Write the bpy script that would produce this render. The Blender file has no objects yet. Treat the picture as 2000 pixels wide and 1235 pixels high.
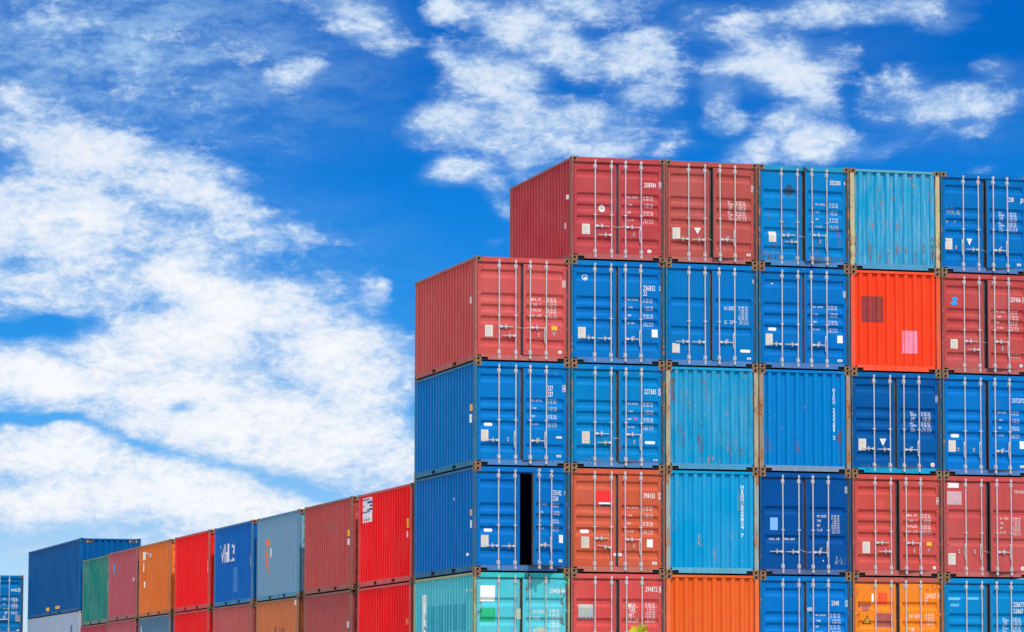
import bpy, math, random
from mathutils import Matrix, Vector
scene = bpy.context.scene
CLOUD_BANKS=[(14.64, 10.5, 0.42, 0.29, 0, 0.8), (15.55, 10.23, 0.92, 0.5, -35, 0.85), (16.36, 9.92, 1.22, 0.44, -15, 0.85), (17.42, 9.85, 0.99, 0.46, -5, 0.7),
 (16.66, 10.57, 1.45, 0.31, 0, 0.65), (17.88, 9.27, 0.65, 0.38, 15, 0.6), (14.79, 9.69, 0.53, 0.24, -30, 0.75), (15.36, 9.43, 0.95, 0.42, -20, 0.85),
 (14.75, 8.82, 0.76, 0.4, -5, 0.85), (15.74, 8.82, 1.15, 0.46, -10, 0.8), (16.74, 8.93, 0.99, 0.32, 0, 0.7), (16.51, 8.43, 1.45, 0.27, 0, 0.75), (17.2, 8.7, 0.69, 0.37, 0, 0.65),
 (14.94, 8.13, 0.57, 0.21, 5, 0.75), (15.4, 7.98, 0.53, 0.25, -20, 0.65), (15.52, 7.63, 0.38, 0.23, -40, 0.55), (16.13, 8.17, 0.69, 0.27, 0, 0.45),
 (17.96, 8.55, 0.46, 0.23, 30, 0.35), (15.36, 7.02, 0.31, 0.11, 0, 0.3), (19.48, 9.79, 0.73, 0.42, 18, 1.0), (18.99, 9.66, 0.46, 0.29, 10, 0.8),
 (19.94, 9.54, 0.61, 0.42, -10, 0.9), (18.78, 9.2, 0.26, 0.53, 0, 0.6), (18.91, 8.82, 0.42, 0.2, 0, 0.6), (20.24, 9.12, 0.61, 0.32, -35, 0.7), (20.39, 9.85, 0.46, 0.32, 0, 0.5),
 (19.33, 8.41, 0.61, 0.25, 25, 0.85), (19.94, 8.85, 0.61, 0.29, 10, 0.7), (20.16, 8.46, 0.84, 0.27, 5, 0.85), (20.77, 8.34, 0.84, 0.15, 10, 0.5),
 (18.95, 10.23, 1.45, 0.46, 0, 0.5), (20.39, 10.53, 1.15, 0.29, 0, 0.7), (21.53, 10.44, 0.92, 0.29, -5, 0.7), (22.51, 10.65, 0.92, 0.15, 0, 0.35),
 (21.38, 9.24, 0.61, 0.37, -5, 0.55), (21.98, 9.02, 0.92, 0.35, 5, 0.72), (22.66, 9.12, 0.92, 0.37, 15, 0.65), (22.36, 8.74, 0.61, 0.2, 20, 0.5),
 (23.07, 9.54, 0.38, 0.29, 0, 0.45), (22.73, 8.15, 0.46, 0.12, 20, 0.35), (8.6, 10.38, 1.07, 0.38, -10, 0.45), (10.94, 10.04, 0.84, 0.21, -3, 0.6),
 (11.51, 9.83, 0.5, 0.29, -20, 0.6), (12.43, 9.54, 0.46, 0.27, 25, 0.75), (12.12, 9.43, 0.46, 0.17, 0, 0.5), (13.3, 10.42, 0.76, 0.38, -25, 0.8),
 (12.92, 10.61, 0.84, 0.23, 0, 0.55), (9.96, 9.54, 1.98, 0.61, -15, 0.35), (11.7, 8.63, 0.92, 0.31, -20, 0.3), (8.53, 8.93, 0.99, 0.34, -25, 0.75),
 (9.28, 8.32, 1.6, 0.57, -15, 1.1), (8.83, 7.4, 1.68, 0.84, 0, 1.1), (10.49, 7.94, 1.3, 0.57, -12, 0.95), (11.48, 7.48, 1.22, 0.46, -20, 0.8), (12.31, 7.25, 0.84, 0.31, -15, 0.55),
 (12.77, 7.1, 0.53, 0.23, -20, 0.4), (10.72, 7.02, 1.68, 0.57, -15, 0.85), (11.55, 8.05, 0.53, 0.15, -15, 0.6), (8.98, 6.33, 1.76, 0.46, -5, 0.95),
 (8.53, 5.49, 1.22, 0.31, 0, 0.7), (10.72, 6.41, 1.15, 0.31, -25, 0.7), (11.32, 6.11, 1.6, 0.69, -20, 1.35), (12.31, 5.95, 1.37, 0.65, -25, 1.1), (13.0, 5.19, 1.3, 0.88, -28, 1.2),
 (10.57, 5.42, 1.83, 0.61, 0, 1.3), (8.9, 5.0, 1.83, 0.5, -8, 1.35), (11.1, 4.58, 2.52, 0.73, -10, 1.3), (13.38, 4.12, 1.45, 0.69, -15, 1.2), (11.86, 3.97, 2.14, 0.47, -10, 1.2),
 (9.2, 4.5, 1.37, 0.26, -5, 0.8), (13.59, 6.18, 0.34, 0.32, 30, 0.6), (13.38, 5.65, 0.53, 0.2, 0, 0.5), (13.76, 5.27, 0.46, 0.14, -20, 0.4), (12.77, 6.41, 0.69, 0.23, -30, 0.5),
 (9.05, 3.78, 1.98, 0.47, -8, 1.3), (10.72, 3.32, 2.67, 0.53, -8, 1.35), (12.31, 2.82, 2.29, 0.46, -4, 1.1), (8.83, 3.13, 2.6, 0.53, 0, 1.1), (11.86, 2.52, 2.29, 0.34, 0, 0.7),
 (9.28, 2.48, 1.53, 0.31, 0, 0.55), (13.3, 3.59, 0.92, 0.12, -6, 0.4), (13.45, 3.24, 0.46, 0.09, -6, 0.4), (8.45, 5.8, 0.84, 0.12, -3, -0.5), (9.62, 5.69, 0.38, 0.08, -30, -0.3),
 (10.78, 4.6, 0.32, 0.09, 0, -0.6), (8.45, 4.36, 0.76, 0.08, -8, -0.45), (9.73, 4.11, 0.92, 0.06, -14, -0.25), (11.63, 3.59, 1.3, 0.06, -9, -0.28),
 (12.62, 3.47, 0.76, 0.11, -10, -0.4), (8.83, 7.33, 0.38, 0.09, 0, -0.3)]
HAZE_BANKS=[(10.34, 2.52, 6.11, 0.69, 0, 0.8), (9.58, 9.92, 4.27, 1.76, -5, 0.85), (12.92, 10.23, 1.53, 0.69, 0, 0.3), (10.72, 7.02, 3.97, 1.53, -10, 0.35),
 (17.96, 10.0, 3.82, 1.15, 0, 0.18), (11.48, 3.81, 3.97, 1.53, 0, 0.4), (22.13, 8.93, 1.68, 0.69, 0, 0.2)]
DEC={'big': [('HAZ', 0.198, 0.538, 2.727, 2.799), ('HAZ', 1.961, 2.299, 2.744, 2.817)],
 'left': [('T', 1.897, 2.227, 1.944, 0.122, '140150'), ('B', 2.227, 2.293, 1.948, 0.122, '3'), ('VAL', 1.921, 2.213, 1.621, 1.064), ('T', 1.541, 1.706, 1.561, 0.057, 'GROSS'),
          ('T', 1.545, 1.672, 1.331, 0.056, 'TARE'), ('T', 1.562, 1.769, 1.121, 0.056, 'PAYLOAD'), ('T', 1.63, 1.762, 0.981, 0.056, 'CUBE'), ('T', 1.632, 1.744, 0.906, 0.056, 'CAP'),
          ('T', 1.931, 2.195, 0.979, 0.056, '1.165 CU.FT'), ('T', 1.933, 2.158, 0.909, 0.056, '33.0 CU.M'), ('RING', 1.625, 0.752, 0.08, 'azure'), ('R', 2.103, 2.315, 0.564, 0.864, 'greyplate'),
          ('RINGR', 2.231, 0.172, 0.057, 'white')],
 (0, 0): [('R', 0.163, 0.54, 1.87, 2.257, 'white'), ('RC', 0.165, 0.549, 1.375, 1.703, 'green'), ('T', 1.915, 2.33, 2.141, 0.116, '2040644'), ('T', 1.496, 1.796, 1.625, 0.08, 'MAX.GROSS'),
          ('T', 1.496, 1.664, 1.467, 0.08, 'TARE'), ('T', 1.497, 1.606, 1.17, 0.073, 'NET'), ('VAL', 1.916, 2.199, 1.689, 0.901), ('RC', 1.606, 1.825, 1.003, 1.248, 'beige'),
          ('RC', 1.087, 1.189, 1.436, 1.698, 'beige')],
 (0, 1): [('T', 1.876, 2.188, 1.956, 0.116, '235482'), ('T', 2.275, 2.328, 1.956, 0.102, '7'), ('T', 1.876, 2.078, 1.814, 0.109, '2261'), ('TB', 1.422, 1.709, 1.878, 2.142, 1.701, 0.941, 1),
          ('P', 0.252, 0.474, 0.983, 1.06, 'white'), ('R', 0.177, 0.369, 0.61, 0.898, 'cream'), ('R', 2.098, 2.238, 0.726, 0.92, 'white'), ('R', 2.094, 2.21, 0.251, 0.318, 'white')],
 (0, 2): [('T', 1.847, 2.003, 1.954, 0.118, '237'), ('B', 2.261, 2.316, 1.956, 0.118, '4'), ('T', 1.848, 2.004, 1.804, 0.118, '237'), ('TB', 1.44, 1.715, 1.844, 2.12, 1.684, 0.934, 1),
          ('P', 0.243, 0.466, 0.99, 1.069, 'white'), ('R', 0.166, 0.352, 0.615, 0.896, 'cream'), ('R', 2.083, 2.23, 0.719, 0.763, 'white'), ('R', 2.093, 2.208, 0.252, 0.305, 'white')],
 (0, 3): [('B', 2.258, 2.313, 1.966, 0.118, '0'), ('TB', 1.435, 1.701, 1.858, 2.116, 1.606, 1.065, 2), ('R', 0.262, 0.462, 0.605, 0.892, 'cream'), ('R', 1.96, 2.107, 0.806, 0.908, 'yellow'),
          ('V', 1.969, 2.089, 0.638, 0.753, 'grey'), ('E', 2.182, 0.267, 0.051, 0.041, 'white')],
 (1, 0): [('T', 1.913, 2.24, 2.211, 0.123, '294172'), ('B', 2.299, 2.347, 2.209, 0.109, '1'), ('OLDLABEL', 0.198, 0.577, 1.454, 1.819), ('T', 1.467, 1.727, 1.8, 0.109, 'MGW.'),
          ('T', 1.467, 1.689, 1.684, 0.102, 'TARE.'), ('T', 1.467, 1.663, 1.561, 0.102, 'NET.'), ('T', 1.467, 1.756, 1.434, 0.102, 'CU.CAP'), ('VAL', 1.923, 2.194, 1.862, 1.371)],
 (1, 1): [('FLAG', 0.658, 1.028, 1.66, 2.031, 'red'), ('T', 1.878, 2.187, 1.933, 0.116, '391433'), ('B', 2.291, 2.344, 1.93, 0.116, '2'), ('TB', 1.454, 1.747, 1.869, 2.156, 1.673, 0.919, 1),
          ('P', 0.256, 0.488, 0.986, 1.077, 'white'), ('R', 0.278, 0.481, 0.616, 0.898, 'plate'), ('R', 1.97, 2.126, 0.654, 0.852, 'white'), ('R', 1.109, 1.168, 0.43, 0.497, 'white'),
          ('R', 1.205, 1.331, 0.424, 0.498, 'white'), ('R', 2.11, 2.229, 0.231, 0.295, 'white')],
 (1, 2): [('T', 1.894, 2.22, 1.934, 0.118, '227315'), ('B', 2.29, 2.346, 1.931, 0.118, '5'), ('TB', 1.466, 1.745, 1.884, 2.163, 1.665, 0.919, 1), ('E', 1.675, 1.248, 0.037, 0.041, 'magenta'),
          ('R', 0.292, 0.49, 0.61, 0.911, 'plate'), ('P', 1.911, 2.186, 0.627, 0.698, 'white'), ('R', 2.143, 2.245, 0.215, 0.25, 'white')],
 (1, 3): [('RINGH', 0.377, 2.155, 0.074, 'white'), ('T', 1.878, 2.205, 1.936, 0.122, '236852'), ('T', 2.299, 2.35, 1.941, 0.109, '2'), ('T', 1.878, 1.985, 1.798, 0.109, '22'),
          ('TB', 1.477, 1.757, 1.886, 2.166, 1.673, 0.914, 1), ('R', 2.106, 2.264, 0.705, 0.901, 'white'), ('R', 0.193, 0.392, 0.631, 0.911, 'cream')],
 (1, 4): [('T', 1.889, 2.212, 1.933, 0.118, '208914'), ('B', 2.297, 2.363, 1.949, 0.109, '9'), ('TB', 1.464, 1.735, 1.874, 2.155, 1.655, 0.914, 1), ('RING', 0.802, 1.306, 0.079, 'white'),
          ('R', 0.283, 0.487, 0.647, 0.906, 'cream'), ('E', 2.028, 0.266, 0.056, 0.041, 'white')],
 (2, 1): [('VT', 1.965, 2.044, 2.238, 0.931, 'NIDU 220824 7')],
 (2, 3): [('T', 2.304, 2.356, 2.19, 0.1, '0'), ('T', 1.535, 1.813, 1.493, 0.09, 'MAX.GROSS'), ('T', 1.534, 1.803, 1.143, 0.09, 'CU  CAP'), ('VAL', 1.922, 2.2, 1.546, 1.078),
          ('R', 0.184, 0.38, 0.337, 0.578, 'cream'), ('P', 1.965, 2.24, 0.391, 0.463, 'white'), ('R', 2.154, 2.258, 0.217, 0.266, 'white')],
 (2, 4): [('B', 2.295, 2.361, 1.952, 0.109, '7'), ('TB', 1.639, 1.781, 1.859, 2.154, 1.618, 1.093, 3), ('R', 0.194, 0.396, 0.612, 0.9, 'cream'), ('V', 0.763, 0.942, 0.754, 0.912, 'white'),
          ('R', 2.141, 2.25, 0.239, 0.298, 'paleblue')],
 (3, 0): [('T', 1.894, 2.105, 1.917, 0.113, '2348'), ('B', 2.294, 2.354, 1.914, 0.113, '2'), ('T', 1.235, 1.412, 1.758, 0.092, 'H8015'), ('TB', 1.482, 1.759, 1.881, 2.17, 1.656, 1.101, 1)],
 (3, 1): [('B', 2.303, 2.359, 2.175, 0.12, '0'), ('T', 1.515, 1.767, 1.5, 0.056, 'MAX.GROSS'), ('T', 1.514, 1.626, 1.385, 0.056, 'TARE'), ('T', 1.514, 1.603, 1.267, 0.056, 'NET'),
          ('T', 1.513, 1.665, 1.152, 0.056, 'CU.CAP'), ('VAL', 1.908, 2.143, 1.531, 1.06), ('R', 0.285, 0.488, 1.136, 1.449, 'skyblue'), ('T', 0.268, 0.552, 0.924, 0.07, 'www.xi'),
          ('T', 0.666, 0.957, 0.93, 0.07, 'nes.com'), ('E', 1.679, 0.384, 0.014, 0.018, 'white')],
 (3, 2): [('VT', 1.964, 2.02, 2.137, 0.837, 'NIDU 233281 2')],
 (3, 3): [('B', 2.287, 2.345, 1.946, 0.109, '0'), ('TB', 1.461, 1.738, 1.872, 2.136, 1.648, 0.91, 1), ('P', 0.266, 0.485, 0.974, 1.051, 'white'), ('R', 0.185, 0.374, 0.602, 0.89, 'cream'),
          ('R', 2.102, 2.246, 0.702, 0.892, 'white'), ('R', 2.108, 2.233, 0.227, 0.286, 'white'), ('R', 0.347, 0.404, 2.15, 2.177, 'white')],
 (3, 4): [('D', 0.831, 1.949, 0.163, 'darkblue'), ('T', 1.902, 2.215, 2.188, 0.109, '202280'), ('T', 2.302, 2.35, 2.186, 0.1, '4'), ('TB', 1.5, 1.764, 1.889, 2.154, 1.657, 0.928, 1),
          ('R', 0.287, 0.482, 0.63, 0.893, 'cream')],
 (4, 0): [('R', 0.513, 0.569, 1.945, 2.168, 'white'), ('RC', 0.688, 0.939, 1.891, 2.194, 'orangered'), ('RC', 0.183, 0.511, 1.84, 1.91, 'mauve'), ('RC', 0.25, 0.451, 1.73, 1.841, 'mauve'),
          ('WARN', 0.267, 0.513, 1.403, 1.632), ('RC', 0.636, 1.076, 1.322, 1.678, 'mauve'), ('T', 1.935, 2.251, 2.124, 0.12, '234327'), ('B', 2.311, 2.367, 2.125, 0.106, '4'),
          ('T', 1.933, 2.027, 1.974, 0.099, '27'), ('T', 1.487, 1.832, 1.609, 0.085, 'MAX.GROSS'), ('VAL2', 1.946, 2.198, 1.673, 1.369), ('T', 1.485, 1.634, 1.277, 0.085, 'TARE')],
 (4, 1): [('B', 2.293, 2.349, 1.941, 0.12, '4'), ('TB', 1.45, 1.736, 1.866, 2.137, 1.603, 1.048, 2), ('R', 0.277, 0.478, 0.59, 0.884, 'cream'), ('R', 1.985, 2.128, 0.796, 0.895, 'yellow'),
          ('V', 1.999, 2.096, 0.642, 0.723, 'grey'), ('E', 2.201, 0.248, 0.047, 0.039, 'white'), ('RC', 0.666, 0.876, 1.702, 1.965, 'coralred')],
 (4, 2): [('B', 2.311, 2.378, 1.94, 0.111, '1'), ('TB', 1.593, 1.761, 1.894, 2.175, 1.603, 1.069, 3), ('R', 0.198, 0.401, 0.592, 0.889, 'cream'), ('V', 0.766, 0.944, 0.718, 0.899, 'white'),
          ('RINGR', 2.192, 0.265, 0.054, 'white')],
 (4, 3): [('RC', 0.287, 0.905, 1.265, 1.925, 'maroon'), ('RC', 1.41, 1.798, 0.494, 1.072, 'pink')],
 (4, 4): [],
 (5, 0): [('T', 1.884, 2.188, 1.932, 0.113, '228677'), ('T', 1.882, 2.171, 1.767, 0.106, '22867'), ('TB', 1.583, 1.75, 1.852, 2.126, 1.598, 1.176, 3), ('RC', 0.127, 0.459, 2.03, 2.093, 'fadeblue'),
          ('RC', 0.194, 0.428, 1.866, 1.936, 'fadeblue'), ('RC', 0.629, 0.951, 2.046, 2.098, 'fadeblue')],
 (5, 1): [('R', 0.126, 0.433, 2.285, 2.405, 'white'), ('RC', 0.116, 0.51, 1.854, 2.193, 'palepink'), ('T', 1.914, 2.208, 2.205, 0.07, 'YOYOO'), ('T', 1.498, 1.742, 1.518, 0.049, 'MAX. GROSS'),
          ('T', 1.496, 1.595, 1.401, 0.049, 'TARE'), ('T', 1.495, 1.579, 1.277, 0.049, 'NET'), ('T', 1.494, 1.669, 1.164, 0.049, 'CU CAP'), ('VAL', 1.868, 2.11, 1.545, 1.085),
          ('R', 0.135, 0.331, 0.334, 0.622, 'cream'), ('RINGR', 2.146, 0.258, 0.051, 'white')],
 (5, 2): [('T', 1.89, 2.253, 1.954, 0.106, '2372372'), ('TB', 1.509, 1.742, 1.878, 2.122, 1.677, 0.926, 1), ('P', 0.244, 0.472, 0.98, 1.064, 'white'), ('R', 0.166, 0.362, 0.611, 0.9, 'cream'),
          ('R', 2.103, 2.243, 0.718, 0.914, 'white'), ('R', 2.109, 2.232, 0.234, 0.295, 'white')],
 (5, 3): [('LOGO', 0.366, 1.869, 0.111, 'azure'), ('T', 1.869, 2.184, 1.953, 0.122, '259406'), ('B', 2.243, 2.303, 1.952, 0.1, '4'), ('TB', 1.482, 1.747, 1.849, 2.125, 1.675, 1.133, 1),
          ('R', 0.249, 0.444, 0.649, 0.896, 'cream'), ('E', 2.169, 0.258, 0.046, 0.041, 'paleblue'), ('DOTS', 1.901, 2.146, 0.549, 0.464, 'white')],
 (5, 4): [('T', 1.85, 2.018, 1.949, 0.113, '231'), ('T', 2.186, 2.305, 1.943, 0.1, 'J0'), ('TB', 1.584, 1.747, 1.835, 2.126, 1.62, 1.089, 3), ('R', 0.133, 0.324, 0.609, 0.894, 'cream'),
          ('V', 0.716, 0.873, 0.735, 0.901, 'white'), ('R', 2.087, 2.201, 0.24, 0.3, 'paleblue')]}
SIDE={'big': [('R', 7.739, 8.581, 0.21, 0.353, 'yellow'), ('R', 5.073, 6.143, 0.235, 0.355, 'yellow')],
 'f0': [('R', 4.541, 5.681, 1.788, 2.465, 'white'), ('MSC', 4.541, 5.681, 1.788, 2.465), ('R', 0.436, 0.577, 1.431, 1.672, 'yellow'), ('R', 0.457, 0.598, 1.173, 1.339, 'white')],
 'f1': [('R', 0.364, 0.524, 1.495, 1.678, 'yellow'), ('R', 0.404, 0.532, 1.247, 1.423, 'white'), ('RC', 2.267, 3.181, 1.745, 1.988, 'mauve')],
 'f2': [('R', 4.226, 4.687, 1.67, 1.871, 'orange'), ('R', 4.366, 4.654, 1.005, 1.556, 'orange'), ('R', 4.147, 4.53, 0.833, 0.922, 'orange'), ('R', 3.967, 4.082, 1.325, 1.605, 'white')],
 'f3': [('T', 2.727, 5.054, 1.413, 2.0, 'WhL2', 'white'), ('RC', 2.34, 2.962, 0.409, 1.202, 'blue2'), ('R', 0.207, 0.307, 1.145, 1.472, 'pale')],
 'f4': [('R', 0.125, 0.324, 1.415, 1.587, 'yellow'), ('R', 0.135, 0.29, 1.198, 1.371, 'white')],
 'f5': [('R', 4.808, 5.242, 2.043, 2.345, 'white'), ('T', 3.565, 4.982, 2.118, 2.342, 'Pmm', 'white'), ('R', 5.084, 5.214, 1.625, 1.95, 'white'), ('R', 4.885, 5.145, 1.059, 1.276, 'white')],
 'f6': [('R', 4.707, 4.99, 1.785, 2.153, 'azure'), ('R', 0.633, 0.79, 1.364, 1.501, 'pale')],
 'f7': [('R', 0.073, 0.266, 1.948, 2.05, 'pale'), ('R', 0.182, 0.327, 1.193, 1.602, 'pale')],
 'g0': [('R', 0.406, 0.547, 1.467, 1.632, 'orange'), ('R', 0.584, 0.654, 1.737, 2.012, 'palepink')],
 'g1': [('R', 0.383, 0.51, 1.532, 1.715, 'pale')],
 'g2': [('T', 1.811, 3.297, 1.587, 1.777, 'Hin', 'maroon'), ('R', 0.338, 0.481, 2.349, 2.515, 'white')],
 'g5': [('T', 5.188, 5.602, 2.051, 2.272, 'L', 'white')],
 'm0': [('R', 4.786, 5.186, 1.199, 2.161, 'white'), ('RC', 0.841, 4.663, 1.189, 1.846, 'teal2'), ('T', 0.333, 0.848, 2.088, 2.2, '214', 'pale'), ('ST', 4.777, 5.072, 1.197, 1.673, 'SHW', 'blue'),
        ('R', 4.903, 5.051, 1.948, 2.113, 'grey')],
 'm1': [('R', 0.346, 0.468, 1.388, 1.543, 'yellow'), ('R', 0.356, 0.464, 1.089, 1.276, 'white'), ('E', 0.643, 0.82, 0.411, 0.482, 'white'), ('E', 2.015, 2.127, 1.847, 1.918, 'pale')],
 'm2': [('R', 0.401, 0.52, 1.385, 1.544, 'yellow'), ('R', 0.432, 0.551, 1.091, 1.299, 'white')],
 'm3': [('R', 0.456, 0.609, 1.45, 1.619, 'white'), ('R', 0.81, 0.878, 2.325, 2.548, 'pale')],
 'm4': [('R', 0.401, 0.527, 1.561, 1.674, 'white'), ('R', 0.65, 0.729, 0.844, 0.997, 'white')],
 'ref': [('R', 1.743, 2.147, 2.015, 2.394, 'blue')]}
# ---------------------------------------------------------------- sky
SUN_EL = math.radians(50)
SUN_AZ = math.radians(184)         # compass bearing of the sun, clockwise from +Y
class NT:
    def __init__(s, nt): s.nt = nt; nt.nodes.clear()
    def new(s, t, **k):
        n = s.nt.nodes.new(t)
        for a, b in k.items(): setattr(n, a, b)
        return n
    def val(s, sock, v):
        if isinstance(v, (int, float)): sock.default_value = v
        elif isinstance(v, tuple): sock.default_value = v
        else: s.nt.links.new(v, sock)
    def M(s, op, a, b=None, c=None):
        n = s.new('ShaderNodeMath', operation=op); s.val(n.inputs[0], a)
        if b is not None: s.val(n.inputs[1], b)
        if c is not None: s.val(n.inputs[2], c)
        return n.outputs[0]
    def MR(s, v, a, b, c, d, kind='SMOOTHSTEP'):
        n = s.new('ShaderNodeMapRange', interpolation_type=kind); s.val(n.inputs[0], v)
        for i, q in enumerate((a, b, c, d)): s.val(n.inputs[i+1], q)
        return n.outputs[0]
    def MIX(s, f, a, b):
        n = s.new('ShaderNodeMix', data_type='RGBA'); s.val(n.inputs[0], f)
        s.val(n.inputs[6], a+(1,) if isinstance(a, tuple) else a); s.val(n.inputs[7], b+(1,) if isinstance(b, tuple) else b); return n.outputs[2]
    def NOISE(s, vec, sc, det, rough=.5, dist=0.0):
        n = s.new('ShaderNodeTexNoise'); s.nt.links.new(vec, n.inputs['Vector'])
        n.inputs['Scale'].default_value = sc; n.inputs['Detail'].default_value = det
        n.inputs['Roughness'].default_value = rough; n.inputs['Distortion'].default_value = dist
        return n.outputs['Fac']
    def blue(s, el):
        ramp = s.new('ShaderNodeValToRGB'); s.nt.links.new(s.MR(el, 1.0, 11.0, 0, 1, 'LINEAR'), ramp.inputs[0]); cr = ramp.color_ramp
        stops = [(0.0, (.62, .80, .94)), (.13, (.45, .71, .95)), (.24, (.18, .51, .93)), (.34, (.06, .385, .88)), (.5, (.016, .28, .81)), (.66, (.006, .22, .74)), (.85, (.001, .150, .60)), (1, (.001, .135, .56))]
        cr.elements[0].position = 0; cr.elements[0].color = stops[0][1]+(1,); cr.elements[1].position = 1; cr.elements[1].color = stops[-1][1]+(1,)
        for p, c in stops[1:-1]: e = cr.elements.new(p); e.color = c+(1,)
        return ramp.outputs[0]

def make_world():
    w = bpy.data.worlds.new("World"); scene.world = w; w.use_nodes = True; t = NT(w.node_tree); M, MR, MIX, NOISE = t.M, t.MR, t.MIX, t.NOISE
    tc = t.new('ShaderNodeTexCoord'); sep = t.new('ShaderNodeSeparateXYZ'); t.nt.links.new(tc.outputs['Generated'], sep.inputs[0])
    el = M('DEGREES', M('ARCSINE', sep.outputs[2]))
    sky = t.new('ShaderNodeTexSky', sky_type='NISHITA'); sky.sun_disc = False
    sky.sun_elevation = SUN_EL; sky.sun_rotation = SUN_AZ; sky.altitude = 0; sky.air_density = 1.0; sky.dust_density = .3; sky.ozone_density = 2.5
    g = t.new('ShaderNodeVectorMath', operation='SCALE'); t.nt.links.new(t.blue(el), g.inputs[0]); g.inputs['Scale'].default_value = 10
    blue = MIX(.6, sky.outputs[0], g.outputs[0])
    mask = MR(NOISE(tc.outputs['Generated'], 2.4, 6, .55), .34, .52, .35, .98)
    col = MIX(mask, blue, (10.6, 11.0, 11.8))                                    # unseen broken cloud added over the rest of the dome for fill light
    bg = t.new('ShaderNodeBackground'); t.nt.links.new(col, bg.inputs['Color']); bg.inputs['Strength'].default_value = .1
    o = t.new('ShaderNodeOutputWorld'); t.nt.links.new(bg.outputs[0], o.inputs[0])
    w.cycles.sampling_method = 'MANUAL'; w.cycles.sample_map_resolution = 512

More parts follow.
